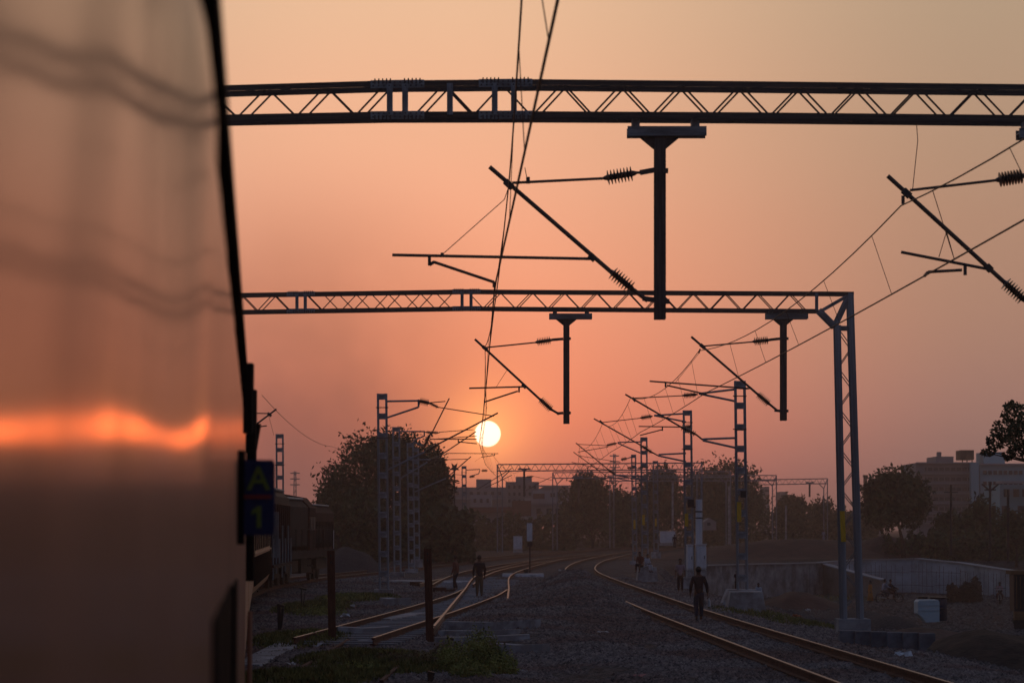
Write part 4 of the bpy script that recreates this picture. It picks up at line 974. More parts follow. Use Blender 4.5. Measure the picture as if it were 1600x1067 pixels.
# utility poles
for (px, yt, yb, d, arm, lab) in ((1486, 757, 868, 190, 11, 'dark utility pole with a crossarm right of the flat-topped tree'), (1547, 753, 872, 190, 9, 'dark utility pole with crossed arms in front of the aqua building'),
                                  (1575, 765, 880, 180, 0, 'plain dark pole at the right edge')):
    T = thing('utility_pole', lab, 'pole', W(px, yb, d), 'utility poles on the right')
    tube(T, 'shaft', W(px, yt, d), W(px, yb, d), .09, M_black)
    if arm: bar(T, 'crossarm', W(px - arm, yt + 12, d), W(px + arm, yt + 12, d), .09, .09, M_black)
    if arm == 9:
        for s in (-1, 1): bar(T, 'brace', W(px, yt + 14, d), W(px + s * 13, yt + 3, d), .12, .08, M_black)
for (px, yt, yb, d, w, lab) in ((665, 815, 876, 190, 3.5, 'pale concrete post behind the right rusty post'), (1228, 790, 845, 320, 2.5, 'thin grey post left of the farthest gantry leg'), (1051, 752, 838, 300, 3, 'thin post in front of the middle trees'),
                                (1139, 760, 850, 310, 3, 'thin pale post by the domed tree'), (1375, 800, 850, 260, 1.5, 'thin pale pole under the flat-topped tree')):
    T = MB(); T.bar(W(px, yt, d), W(px, yb, d), w / F * d, .2); T.bar(W(px, yt - .5, d), W(px, yt + 1, d), w / F * d * 1.3, .26); T.single('concrete_post', M_conc, lab, 'post')
# ------------------------------------------------------------------ trackside things
def wall_thing(name, label, cat, pts, zb, th, m, group=None, panel=2.6, coping=True):
    T = thing(name, label, cat, pts[0], group)
    for a, b in zip(pts[:-1], pts[1:]):
        a, b = Vector(a), Vector(b); L = (Vector((b.x, b.y, 0)) - Vector((a.x, a.y, 0))).length; n = max(1, int(L / panel))
        nrm = Vector((b.y - a.y, a.x - b.x, 0)).normalized()
        for i in range(n):
            p = a.lerp(b, (i + .005) / n); q = a.lerp(b, (i + .995) / n); o = nrm * random.uniform(-.003, .003)
            mb = MB(); mb.prism([Vector((p.x, p.y, zb)) + o, Vector((q.x, q.y, zb)) + o, q + o, p + o], nrm * -th); mb.build('wall_panel', m, T)
        if coping: bar(T, 'coping', a + Vector((0, 0, .03)) - nrm * th / 2, b + Vector((0, 0, .03)) - nrm * th / 2, .08, th * 1.5, M_conc, up=nrm)
    return T
M_wc = mat('retaining_concrete', (.32, .37, .41), .9, 0, .35, .5, .3, coord='Object')
wall_thing('retaining_wall', 'long grey concrete retaining wall right of the gantry leg', 'wall',
           [W(1286, 879, 193), W(1345, 875, 197), W(1430, 873, 196), W(1500, 880, 192), W(1590, 894, 182), W(1660, 902, 176)], -2.7, .5, M_wc)
wall_thing('retaining_wall', 'lower dark concrete wall between the white cabinets and the gantry leg', 'wall',
           [W(1103, 884, 172), W(1180, 882, 180), W(1292, 879.5, 189)], -2.7, .5, M_concd)
wall_thing('wing_wall', 'brownish wing wall with a sloping top behind the gantry leg', 'wall',
           [W(1280, 880, 189), W(1322, 892, 185), W(1375, 906, 180)], -2.7, .4, mat('brown_concrete', (.20, .165, .14), .9, 0, .3, .6, .3))
# rebar standing on the wall footing
T = thing('reinforcement_bars', 'rows of thin reinforcement bars standing before the long concrete wall', 'rebar', W(1400, 938, 182))
for i in range(46):
    px = 1283 + i * 6.4 + random.uniform(-1.5, 1.5); yt = 878 + random.uniform(-3, 6) + (8 if px > 1450 else 0) + max(0, (px - 1480) * .12); d = 192 - max(0, px - 1480) * .12
    if 1400 < px < 1440 and i % 2: continue
    tube(T, 'bar', W(px, yt, d), W(px + random.uniform(-1, 1), 936, d), .014, M_rust)
for y in (893, 915): 
    for a in range(1300, 1540, 40): tube(T, 'tie_bar', W(a, y + random.uniform(-2, 2), 191), W(a + 40, y + random.uniform(-2, 2), 190), .014, M_rust)
# brushwood pile against the wall
leaf_mass('brushwood_pile', 'dark pile of brushwood leaning on the long concrete wall', 'brushwood', [(1480, 1533, 910, 938, 170, 1)], 2500, .13, M_bark)
# earth banks
def heap(name, label, cat, px, py, d, rx, ry, h, m, z=None, seed=1, kind=None, sharp=1.0):
    b = W(px, py, d); 
    if z is not None: b.z = z
    mb = MB(); n, k = 36, 12; vs = []; fs = []
    for j in range(k + 1):
        r = j / k
        for i in range(n):
            a = i * math.tau / n; wob = 1 + .18 * mnoise.noise((math.cos(a) * 1.5 + seed, math.sin(a) * 1.5, seed))
            x = rx * r * wob * math.cos(a); y = ry * r * wob * math.sin(a)
            zz = h * (math.cos(r * math.pi) * .5 + .5) ** sharp + h * .12 * mnoise.noise((x * 1.2, y * 1.2, seed)) * (1 - r) - .15 * r
            vs.append((b.x + x, b.y + y, b.z + zz))
    fs = [(j * n + i, j * n + (i + 1) % n, (j + 1) * n + (i + 1) % n, (j + 1) * n + i) for j in range(k) for i in range(n)]
    mb.raw(vs, [f[::-1] for f in fs]); o = mb.single(name, m, label, cat, smooth=True)
    if kind: o['kind'] = kind
    return o
M_red = mat('red_earth', (.06, .028, .02), .95, 0, .4, .8, .6, bdist=.08)
M_grav = mat('dark_gravel_heap', (.05, .045, .045), .95, 0, .5, 12, .9, bdist=.06)
heap('earth_heap', 'broad reddish earth bank above the concrete wall', 'earth bank', 1250, 872, 215, 17, 8, 1.5, M_red, z=0.0, seed=3)
heap('earth_heap', 'rounded brown earth mound left of the leaning tree trunk', 'earth bank', 1385, 866, 214, 5, 5, 1.6, M_red, z=0.2, seed=4)
heap('gravel_heap', 'dark gravel mound behind the gantry leg foot', 'gravel heap', 1335, 960, 118, 4.2, 6, 1.0, M_grav, z=-2.3, seed=5)
heap('gravel_heap', 'dark mound of gravel between gantry leg and pale tank', 'gravel heap', 1395, 965, 100, 2.6, 4, .75, M_grav, z=-1.75, seed=6)
heap('earth_heap', 'dark brown earth heap at the lower right corner', 'earth bank', 1545, 1012, 62, 3.5, 5, .95, mat('dark_soil', (.04, .026, .018), .97, 0, .5, 2, .7, bdist=.05), z=-1.0, seed=7)
heap('earth_heap', 'thin strip of brown earth right of the gantry foundation', 'earth bank', 1440, 982, 74, 3.4, 3, .5, M_dirt, z=-.95, seed=8)
heap('gravel_heap', 'dark gravel heap beyond the nose of the locomotive', 'gravel heap', 545, 892, 150, 3.2, 5, 1.6, M_grav, z=-.3, seed=9)
heap('earth_heap', 'brown earth heap beside the low wall', 'earth bank', 1245, 932, 158, 4.2, 5, 1.1, M_red, z=-2.6, seed=10)
# culvert headwall in front of the gantry
_T = thing('culvert_wall', 'low grey block wall between the track and the dark earth heap', 'wall', W(1390, 1020, 60))
for i in range(6):
    xa, xb = 1312 + i * 25, 1312 + (i + 1) * 25 - .6; dd = 60 - i * .2
    mb = MB(); lo = 1020 if i < 5 else 1003
    mb.prism([W(xa, 1026, dd), W(xb, 1026 if i < 4 else (1018 if i == 4 else 1000), dd), W(xb, 985 + i * .8, dd), W(xa, 985 + i * .8, dd)], (0, .35, 0)); mb.build('wall_panel', mat('damp_concrete', (.13, .14, .16), .95, 0, .35, 2, .3), _T)
for (px, py, w, z, d, lab) in ((1167, 935, 62, 0, 84, 'grey concrete block under the tallest right mast'), (1012, 893, 34, 0, 128, 'grey concrete block the two people sit on')):
    c = W(px, py, d); mb = MB(); hw = w / F * d / 2
    mb.prism([c + Vector((-hw * .8, 0, .22)), c + Vector((hw * .8, 0, .22)), c + Vector((hw, 0, -.5)), c + Vector((-hw, 0, -.5))][::-1], (0, 1.2, 0)); mb.single('concrete_block', M_conc, lab, 'concrete block')
# white cabinets and pillar
for (x0, x1, y0, y1, d, lab) in ((1073, 1082, 852, 890, 112, 'narrow white trackside cabinet left of the white pillar'), (1087, 1103, 851, 889, 112, 'wide white trackside cabinet at the foot of the white pillar'),
                                 (802, 816, 838, 858, 235, 'white box cabinet right of the gantry leg under the sun'), (1031, 1055, 830, 848, 290, 'white shed-like box behind the thin masts')):
    A = W(x0, y0, d); B = W(x1, y1, d); c = (A + B) / 2; w = B.x - A.x; h = A.z - B.z
    T = thing('trackside_cabinet', lab, 'cabinet', (c.x, d, B.z)); box(T, 'body', c, (w, .6, h), M_white, shape='bbox')
    box(T, 'door', c + Vector((0, -.31, -.03 * h)), (w * .8, .02, h * .82), M_white); box(T, 'lid', c + Vector((0, 0, h / 2 + .02)), (w * 1.1, .68, .05), M_white)
    box(T, 'handle', c + Vector((w * .3, -.33, 0)), (.03, .03, .14), M_black); box(T, 'plinth', (c.x, d, B.z - .15), (w * 1.05, .62, .3), M_conc)
d = 113; T = thing('signal_post', 'thick pale signal pillar with dark bands rising behind the walking man', 'signal', W(1092, 888, d))
tube(T, 'pillar', W(1092, 780, d), W(1092, 888, d), .15, M_white)
for y in (798, 808): tube(T, 'band', W(1092, y, d), W(1092, y + 2, d), .17, M_black)
box(T, 'signal_head', W(1079, 786, d), (.3, .25, .35), M_black, shape='bbox'); bar(T, 'arm', W(1079, 791, d), W(1092, 793, d), .06, .06, M_black); tube(T, 'thin_pole', W(1096, 745, d), W(1096, 780, d), .04, M_galv)
d = 150; T = thing('signal_post', 'slim black post with a pale board on top near the middle', 'signal', W(828, 897, d))
tube(T, 'post', W(828, 846, d), W(828, 896, d), .05, M_black); box(T, 'board', W(827.5, 831, d), (.32, .08, 1.05), M_white, shape='bbox'); box(T, 'lower_sign', W(828, 850, d), (.3, .12, .25), M_black)
box(T, 'box', W(821, 893, d), (.3, .25, .3), M_black); 
T.children[0]
c = W(1165, 700, 92.5); 
for (px, y, d, lab) in ((1161, 772, 92.6, 'small black box clamped to the tallest right mast'), (1078, 787, 115.8, 'small black box clamped to the mast beside the cabinets')):
    mb = MB(); mb.box(W(px, y, d - .2), (.2, .16, .24)); mb.box(W(px, y - 4.5, d - .2), (.24, .2, .03)); mb.single('junction_box', M_black, lab, 'box')
# rusty posts made of old rail
for (x0, y0, x1, y1, lab) in ((517, 860, 519, 1001, 'left rusty rail post standing in the grass'), (668, 857, 672, 1004, 'right rusty rail post beside the concrete sleepers')):
    b = onG(x1, y1); d = b.y; T = thing('rail_post', lab, 'post', b, 'rusty rail posts')
    bar(T, 'web', W(x0, y0, d), W(x1, y1 + 4, d), .05, .13, M_rust); bar(T, 'flange', W(x0, y0, d - .07), W(x1, y1 + 4, d - .07), .175, .025, M_rust); bar(T, 'flange', W(x0, y0, d + .07), W(x1, y1 + 4, d + .07), .15, .03, M_rust)
    for k in (8, 18): box(T, 'bolt_hole', W(x0, y0 + k, d - .088), (.03, .012, .05), M_black)
# stakes
for (px, y0, y1, w, lab) in ((437, 944, 984, .26, 'short dark forked marker beside the near coach'), (472, 918, 950, .12, 'stub of dark post under the locomotive'), (702, 996, 1008, .12, 'small dark stump in the grass before the sleepers'), (672, 1050, 1067, .2, 'dark stub at the bottom edge')):
    b = onG(px, y1); mb = MB(); d = b.y
    mb.bar(W(px - 1, y0 + 2, d), W(px, y1 + 3, d), w * .35, .1); mb.bar(W(px + 5, y0 + 6, d), W(px + 2, y1 - 4, d), w * .25, .08); mb.bar(W(px - 4, y0, d), W(px + 7, y0 + 3, d), .06, .1)
    mb.single('marker_stake', M_black, lab, 'stake')
# loose concrete sleepers and slabs
def slab(name, label, x0, y0, x1, y1, hpx, dep, m=None, cat='concrete sleeper', group=None, zoff=0, flat=False):
    a = G(x0, y0, -.2) if flat else onG(x0, y0); b = G(x1, y1, -.2) if flat else onG(x1, y1); h = hpx / F * a.y
    if group == 'p': group = 'loose concrete pieces by the posts'
    mb = MB(); n = 6; L = (b - a); nr = Vector((-L.y, L.x, 0)).normalized() * dep
    if nr.y < 0: nr = -nr
    for i in range(n):
        p = a.lerp(b, i / n); q = a.lerp(b, (i + 1) / n); dz0 = h * (.82 + .18 * abs(i / n - .5) * 2); dz1 = h * (.82 + .18 * abs((i + 1) / n - .5) * 2)
        z = Vector((0, 0, zoff - .03))
        mb.prism([p + z, q + z, q + z + Vector((0, 0, dz1 + .03)) + nr * .06, p + z + Vector((0, 0, dz0 + .03)) + nr * .06], nr)
    return mb.single(name, m or M_conc, label, cat, group)
slab('concrete_sleeper', 'long upper sleeper of the loose pile right of the rusty post', 694, 985, 828, 983, 14, .35, group='p')
slab('concrete_sleeper', 'middle broken sleeper of the loose pile', 684, 994, 806, 992, 8, .3, group='p')
slab('concrete_sleeper', 'thin tilted sleeper under the upper ones', 680, 1003, 828, 999, 7, .3, group='p')
slab('concrete_sleeper', 'front block with square end, nearest of the loose pile', 768, 1019, 847, 1020, 14, .28, group='p')
slab('concrete_slab', 'bluish slab between the two rusty posts', 528, 992, 612, 992, 12, .6, group='p', cat='concrete slab')
slab('concrete_slab', 'short slab behind the left rusty post', 560, 1005, 580, 1005, 5, .3, group='p', cat='concrete slab')
slab('concrete_slab', 'small pale slab lying beside the diverging rails', 612, 972, 668, 962, 5, .5, group='p', cat='concrete slab')
slab('concrete_block', 'block at the foot of the tallest left mast', 592, 946, 622, 946, 12, .5, group='p', cat='concrete block')
slab('concrete_slab', 'weathered plank-like slab slanting in the grass at lower left', 408, 1042, 478, 1004, 4, .55, group='p', cat='concrete slab')
slab('concrete_slab', 'flat slab at the foot of the slim black post', 785, 901, 850, 901, 4, 4.0, group='p', cat='concrete slab', flat=True)
slab('concrete_slab', 'flat pale slab between the two walkers', 700, 912, 740, 910, 3, 4.0, group='p', cat='concrete slab')
def loose_rail(label, p0, p1, z=.06):
    a = onG(*p0); b = onG(*p1); mb = MB()
    mb.bar(a + Vector((0, 0, z)), b + Vector((0, 0, z)), .07, .04, 0, up=Vector((0, 0, 1))); mb.bar(a + Vector((0, 0, z - .08)), b + Vector((0, 0, z - .08)), .015, .12, 0, up=Vector((0, 0, 1))); mb.bar(a + Vector((0, 0, z - .15)), b + Vector((0, 0, z - .15)), .13, .02, 0, up=Vector((0, 0, 1)))
    mb.single('old_rail', M_rust, label, 'rail', 'old rails in the grass')
loose_rail('old rail lying in the grass at the lower left', (440, 1068), (545, 1004)); loose_rail('short old rail poking from the grass at the bottom edge', (596, 1070), (622, 1046))
# crossing pieces at the switch
for (a, b, lab) in (((678, 979), (724, 923), 'bright crossing rail cutting between the rusty post and the left walker'), ((656, 912), (690, 904), 'short bright switch rail left of the walkers')):
    p, q = G(*a, 0), G(*b, 0); mb = MB(); mb.bar(p, q, .07, .05, 0, up=Vector((0, 0, 1))); mb.bar(p - Vector((0, 0, .09)), q - Vector((0, 0, .09)), .02, .14, 0, up=Vector((0, 0, 1))); mb.single('switch_rail', M_railtop, lab, 'rail')
for (px, py, lab) in ((687, 921, 'rusty lever box left of the left walker'), (650, 912, 'rusty flat iron plate behind the right rusty post')):
    c = G(px, py, -.1); mb = MB(); mb.box(c, (.55, .5, .2)); mb.box(c + Vector((.4, 0, -.03)), (.5, .15, .08)); mb.single('point_machine', M_rust, lab, 'machine')
# pale tank
d = 94; T = thing('water_tank', 'pale blue square tank standing on the low ground', 'tank', W(1455, 972, d))
mb = MB(); P = [W(1434, 940, d), W(1437, 937, d), W(1466, 937, d), W(1468, 940, d), W(1468, 971, d), W(1447, 972, d), W(1441, 964, d), W(1434, 958, d)]; mb.prism(P, (0, .9, 0)); mb.build('shell', mat('pale_blue_plastic', (.38, .50, .55), .6, 0, .12, 1, .05), T)
for y in (945, 953): bar(T, 'rib', W(1434.5, y, d - .01), W(1467.5, y, d - .01), .02, .03, mat('pale_blue_plastic', (.3, .4, .4)))
d = 96; T = thing('oil_drum', 'dark blue drum behind the pale tank', 'drum', W(1468, 970, d))
tube(T, 'barrel', W(1466, 933, d), W(1466, 969, d), .32, mat('drum_paint', (.02, .03, .05), .6, 0, .2, 4, .1)); tube(T, 'rim', W(1466, 932, d), W(1466, 934, d), .345, M_black); tube(T, 'rim', W(1466, 950, d), W(1466, 951.5, d), .335, M_black)
d = 97; mb = MB(); mb.box(W(1441, 934, d), (.35, .3, .12)); mb.box(W(1441, 938, d), (.25, .25, .1)); mb.single('crate', M_black, 'small dark lid lying behind the pale tank', 'lid')
# lorry at the right edge
d = 100; T = thing('lorry', 'dark lorry with tan roof edge cut by the right edge', 'lorry', W(1610, 985, d))
def q(name, x0, x1, y0, y1, dd, dep, m): A = W(x0, y0, dd); B = W(x1, y1, dd); return box(T, name, ((A.x + B.x) / 2, dd + dep / 2, (A.z + B.z) / 2), (B.x - A.x, dep, A.z - B.z), m)
M_tan = mat('tan_tarpaulin', (.16, .09, .04), .8, 0, .2, 3, .1)
q('body', 1584, 1690, 897, 955, d, .9, M_black); q('roof_edge', 1580, 1692, 891, 897, d - .1, 1.1, M_tan)
for x in (1588, 1594, 1600, 1608): q('slat', x, x + 1.5, 900, 950, d - .05, .05, M_tan)
q('tail_board', 1585, 1690, 955, 968, d - .1, .2, M_tan); q('chassis', 1590, 1690, 966, 974, d, 1, M_under)
for x in (1600, 1650): tube(T, 'wheel', W(x, 974, d - .1) , W(x, 974, d + .3), .42, M_black)
# litter
M_litter = mat('pale_litter', (.5, .5, .5), .7, 0, .3, 8, .1)
def litter(px, py, s, label, m=None):
    b = onG(px, py); mb = MB(); rs = random.Random(int(px))
    for k in range(4):
        c = b + Vector((rs.uniform(-s, s), rs.uniform(-s, s), s * .3)); mb.raw([c + Vector((rs.uniform(-s, s), rs.uniform(-s, s), rs.uniform(-.3 * s, s * .7))) for _ in range(4)], [(0, 1, 2), (0, 2, 3), (0, 3, 1), (1, 3, 2)])
    mb.single('litter', m or M_litter, label, 'litter')
M_pink = mat('pink_litter', (.45, .18, .15), .7, 0, .2, 8, .1); M_oran = mat('orange_litter', (.35, .10, .03), .7, 0, .2, 8, .1)
for a in ((1410, 1028, .16, 'white crumpled litter beside the right rail at the lower right'), (940, 990, .10, 'pale scrap on the ballast in the middle foreground'), (996, 1060, .09, 'small pink scrap at the bottom middle', M_pink),
          (1245, 966, .16, 'orange scrap on the ground left of the gantry foot', M_oran), (880, 893, .12, 'white scrap beside the left rail of the curve'), (498, 1012, .14, 'pale scrap on the tip of the slanting slab'), (455, 1040, .08, 'white scrap in the grass at lower left'),
          (540, 965, .14, 'pale rubbish at the end of the diverging rail'), (556, 950, .12, 'pale rubbish beside the left rusty post'), (1230, 945, .22, 'pale rubbish near the crouching child'), (1140, 867, .3, 'pale boards lying by the far posts'),
          (1262, 955, .2, 'grey rubbish on the low ground before the gantry leg'), (820, 1050, .06, 'tiny pale scrap right of the bush')):
    litter(*a)
for (x, y) in ((1058, 1050, ), (700, 930), (745, 945), (780, 905), (640, 925), (600, 965), (1180, 950), (1290, 940), (1010, 940)): litter(x, y, .06, 'small pale scrap among the stones near image point of the tracks') if False else None
# grass
def grass(name, label, boxes, n, h, mm, seed=1):
    rs = np.random.default_rng(seed); vs = []; fs = []
    for (px, py, rx, ry, wt, hh) in boxes:
        c = onG(px, py)
        k = int(n * wt); a = rs.random(k) * math.tau; r = rs.random(k) ** .6
        x = c.x + np.cos(a) * r * rx; y = c.y + np.sin(a) * r * ry; z = gzn(x, y)
        for i in range(k):
            H = h * hh * rs.uniform(.4, 1.2) * (1 - .6 * r[i] ** 2); an = rs.random() * math.tau; w = .012 + .01 * rs.random()
            lx, ly = rs.normal() * H * .35, rs.normal() * H * .35; o = len(vs)
            dx, dy = math.cos(an) * w, math.sin(an) * w
            vs += [(x[i] - dx, y[i] - dy, z[i]), (x[i] + dx, y[i] + dy, z[i]), (x[i] + lx * .5 + dx, y[i] + ly * .5 + dy, z[i] + H * .6), (x[i] + lx, y[i] + ly, z[i] + H)]
            fs += [(o, o + 1, o + 2), (o, o + 2, o + 3)]
    mb = MB(); mb.raw(vs, fs); ob = mb.build(name, mm); setp(ob, label=label, kind='stuff', category='grass'); return ob
grass('grass', 'low grass and weeds around the rusty posts at lower left', [(560, 935, 1.6, 6, .12, 1), (490, 950, 1.3, 7, .14, 1.2), (470, 1000, 1.2, 5, .16, 1), (560, 1030, 1.3, 3.5, .2, 1), (520, 1060, 1.1, 2.2, .14, .9), (640, 1040, 1.0, 3, .14, 1), (440, 1060, .8, 2, .1, 1)], 26000, .2, M_grass)
grass('weeds', 'sparse weeds on the low ground right of the track', [(1180, 960, 1.5, 6, .2, 1), (1260, 975, 1.2, 4, .2, 1), (1400, 1000, 1.5, 3, .2, 1), (1530, 1010, 2.5, 4, .25, 1.1), (1300, 935, 4, 8, .15, 1.4)], 9000, .16, M_grass, seed=9)
def leaf_blobs(name, label, cat, blobs, leaf, mm, seed=3):
    rs = np.random.default_rng(seed); Cs = []
    for (px, py, rx, ry, h, n) in blobs:
        c = onG(px, py); u = rs.normal(size=(n, 3)); u /= np.linalg.norm(u, axis=1)[:, None]; u *= (rs.random(n) ** .45)[:, None]
        lump = 1 + .3 * np.sin(u[:, 0] * 9 + px) * np.sin(u[:, 1] * 7)
        Cs.append(np.stack([c.x + u[:, 0] * rx, c.y + u[:, 1] * ry, c.z + np.abs(u[:, 2]) * h * lump], -1))
    C = np.concatenate(Cs); n = len(C); ax = rs.normal(size=(n, 3)); ax /= np.linalg.norm(ax, axis=1)[:, None]; bx = np.cross(ax, rs.normal(size=(n, 3))); bx /= np.linalg.norm(bx, axis=1)[:, None]
    s_ = leaf * rs.uniform(.5, 1.5, n)[:, None]
    P = np.stack([C - ax * s_, C + bx * s_ * .4, C + ax * s_, C - bx * s_ * .4], 1).reshape(-1, 3)
    mb = MB(); mb.raw(P, [tuple(range(i * 4, i * 4 + 4)) for i in range(n)]); return mb.single(name, mm, label, cat)
M_bush = mat('bush_leaves', (.11, .15, .03), .8, 0, .5, 3, 0, col2=(.24, .24, .06))
leaf_blobs('bush', 'leafy green bush before the loose sleepers', 'bush', [(752, 1046, .42, .6, .75, 4200), (708, 1048, .36, .6, .55, 2600), (786, 1054, .3, .5, .48, 1800), (735, 1058, .4, .5, .3, 1500)], .028, M_bush)
leaf_blobs('weed_clump', 'low reddish green weeds at the foot of the right rusty post', 'weeds', [(650, 1040, .55, .8, .28, 1800), (690, 1030, .35, .6, .25, 1000), (610, 1035, .4, .7, .2, 900)], .03, mat('weed_leaves', (.09, .07, .03), .8, 0, .5, 3, 0, col2=(.17, .13, .06)), 5)
leaf_blobs('weed_clump', 'dark green weeds around the left rusty post', 'weeds', [(540, 938, 1.0, 3, .3, 1600), (500, 960, .9, 2.5, .25, 1500), (480, 1000, .8, 2, .2, 1200), (560, 1052, .5, .8, .2, 1200)], .035, M_bush, 6)
# ------------------------------------------------------------------ people
M_skin = mat('brown_skin', (.13, .065, .04), .6, 0, .08, 5, 0)
M_hair = mat('black_hair', (.012, .01, .01), .6, 0, .2, 20, .1)
def skinmesh(verts, edges, radii, sub=2):
    me = bpy.data.meshes.new('sk'); me.from_pydata(verts, edges, []); ob = bpy.data.objects.new('sk', me); COL.objects.link(ob)
    md = ob.modifiers.new('s', 'SKIN'); md.use_smooth_shade = True
    for v, r in zip(me.skin_vertices[0].data, radii): v.radius = (r, r) if not isinstance(r, tuple) else r
    me.skin_vertices[0].data[0].use_root = True
    sb = ob.modifiers.new('b', 'SUBSURF'); sb.levels = sub; sb.render_levels = sub
    bpy.context.view_layer.update()
    res = bpy.data.meshes.new_from_object(ob.evaluated_get(bpy.context.evaluated_depsgraph_get())); bpy.data.objects.remove(ob); return res
POSES = {
 'walk': dict(kn=[(-.05, .02, .28), (.055, .07, .28)], an=[(-.05, -.07, .045), (.05, .06, .04)], el=[(-.145, .0, .64), (.15, -.01, .64)], wr=[(-.15, .06, .50), (.165, .0, .50)], pel=(0, 0, .51), ch=(0, .01, .76), hd=(0, .02, .93)),
 'stand': dict(kn=[(-.05, .01, .28), (.05, .01, .28)], an=[(-.055, 0, .045), (.055, 0, .045)], el=[(-.14, .0, .64), (.14, .0, .64)], wr=[(-.14, .05, .50), (.14, .06, .51)], pel=(0, 0, .51), ch=(0, 0, .76), hd=(0, .01, .93)),
 'sit': dict(kn=[(-.07, .24, .30), (.07, .24, .30)], an=[(-.07, .24, .045), (.07, .26, .045)], el=[(-.13, .06, .43), (.13, .06, .43)], wr=[(-.08, .18, .36), (.08, .18, .36)], pel=(0, 0, .28), ch=(0, .05, .52), hd=(0, .09, .68)),
 'ride': dict(kn=[(-.12, .22, .34), (.12, .22, .34)], an=[(-.11, .14, .12), (.11, .14, .12)], el=[(-.15, .16, .58), (.15, .16, .58)], wr=[(-.13, .32, .53), (.13, .32, .53)], pel=(0, 0, .42), ch=(0, .06, .66), hd=(0, .09, .83)),
 'bend': dict(kn=[(-.06, .05, .27), (.06, .05, .27)], an=[(-.07, 0, .045), (.07, 0, .045)], el=[(-.12, .30, .40), (.12, .30, .40)], wr=[(-.10, .34, .24), (.1, .34, .24)], pel=(0, -.05, .48), ch=(0, .2, .58), hd=(0, .34, .64)),
 'push': dict(kn=[(-.05, .07, .28), (.05, -.02, .28)], an=[(-.05, .07, .045), (.05, -.1, .06)], el=[(-.12, .13, .66), (.12, .13, .66)], wr=[(-.1, .24, .64), (.1, .24, .64)], pel=(0, 0, .51), ch=(0, .05, .76), hd=(0, .07, .93)),
}
def person(label, loc, H, rz, pose, shirt, trousers, skirt=None, group=None, long_sleeve=True, hairlen=0):
    p = POSES[pose]; V3 = lambda t: Vector(t)
    pel, ch, hd = V3(p['pel']), V3(p['ch']), V3(p['hd']); up = (ch - pel).normalized()
    neck = ch + (hd - ch) * .55; sh = [ch + Vector((s * .10, 0, .03)) for s in (-1, 1)]
    hip = [pel + Vector((s * .05, 0, -.01)) for s in (-1, 1)]
    T = thing('person', label, 'person', loc, group); Mx = Matrix.Translation(loc) @ Matrix.Rotation(rz, 4, 'Z') @ Matrix.Scale(H, 4)
    hdir = (hd - neck).normalized()
    vs = [pel, (pel + ch) / 2, ch, neck, hd - hdir * .025, hd + hdir * .045]; r = [.078, .07, .082, .03, .052, .045]; ed = [(0, 1), (1, 2), (2, 3), (3, 4), (4, 5)]
    for i in (0, 1):
        b = len(vs); vs += [hip[i], V3(p['kn'][i]), V3(p['an'][i]), V3(p['an'][i]) + Vector((0, .075, -.022))]; r += [.055, .036, .024, .02]; ed += [(0, b), (b, b + 1), (b + 1, b + 2), (b + 2, b + 3)]
        b = len(vs); w = V3(p['wr'][i]); e = V3(p['el'][i]); hv = (w - e).normalized()
        vs += [sh[i], e, w, w + hv * .045]; r += [.036, .026, .017, (.02, .014)]; ed += [(2, b), (b, b + 1), (b + 1, b + 2), (b + 2, b + 3)]
    me = skinmesh(vs, ed, r)
    bm = bmesh.new(); bm.from_mesh(me); bpy.data.meshes.remove(me)
    mb = MB()
    for i in (0, 1):
        w = V3(p['wr'][i]); e = V3(p['el'][i]); hv = (w - e).normalized(); pal = w + hv * .045; sd_ = hv.cross(Vector((1, 0, 0))).normalized(); inn = Vector((-1 if i else 1, 0, 0))
        for k in range(4):
            s0 = pal + sd_ * (.013 * (k - 1.5) ) ; L_ = (.034, .040, .037, .029)[k]
            mb.tube([s0, s0 + hv * L_ * .6, s0 + hv * L_ + inn * .012], [.0058, .0052, .004], 5)
        t0 = w + hv * .018 + sd_ * .016; mb.tube([t0, t0 + sd_ * .02 + hv * .012, t0 + sd_ * .026 + hv * .03], [.0062, .0055, .0042], 5)
    fwd = Vector((0, 1, 0)); mb.ball(hd + fwd * .05 + Vector((0, 0, .0)), .009, n=6, sq=(.8, 1, 1.3))
    for s in (-1, 1): mb.ball(hd + Vector((s * .05, 0, .0)), .012, n=6, sq=(.4, .8, 1.2)); mb.ball(hd + Vector((s * .018, .045, .012)), .006, n=6)
    mb.ball(hd + Vector((0, .046, -.022)), .009, n=6, sq=(1.4, .4, .4))
    m2 = bpy.data.meshes.new('x'); m2.from_pydata(mb.v, [], mb.f); bm.from_mesh(m2); me = bpy.data.meshes.new('body'); bm.to_mesh(me); bm.free(); me.materials.append(M_skin)
    for q_ in me.polygons: q_.use_smooth = True
    link('body', me, T, Mx)
    mb = MB(); c = hd + Vector((0, -.008, .02)); mb.ball(c, .062, n=12, sq=(.9, 1, 1.0)); vv = [Vector(v) for v in mb.v]
    mb.v = [tuple(v if not (v.y > c.y + .02 and v.z < c.z + .02) else Vector((v.x, c.y + .02, v.z))) for v in vv]
    if hairlen: mb.ball(hd + Vector((0, -.05, -.03)), .03, n=8, sq=(1, .7, 2))
    o = mb.build('hair', M_hair, None, smooth=True); o.parent = T; o.matrix_local = Matrix.Translation(-Vector(loc)) @ Mx
    # shirt
    vs = [pel - up * .045, (pel + ch) / 2, ch, ch + (neck - ch) * .55]; r = [.094, .083, .092, .045]; ed = [(0, 1), (1, 2), (2, 3)]
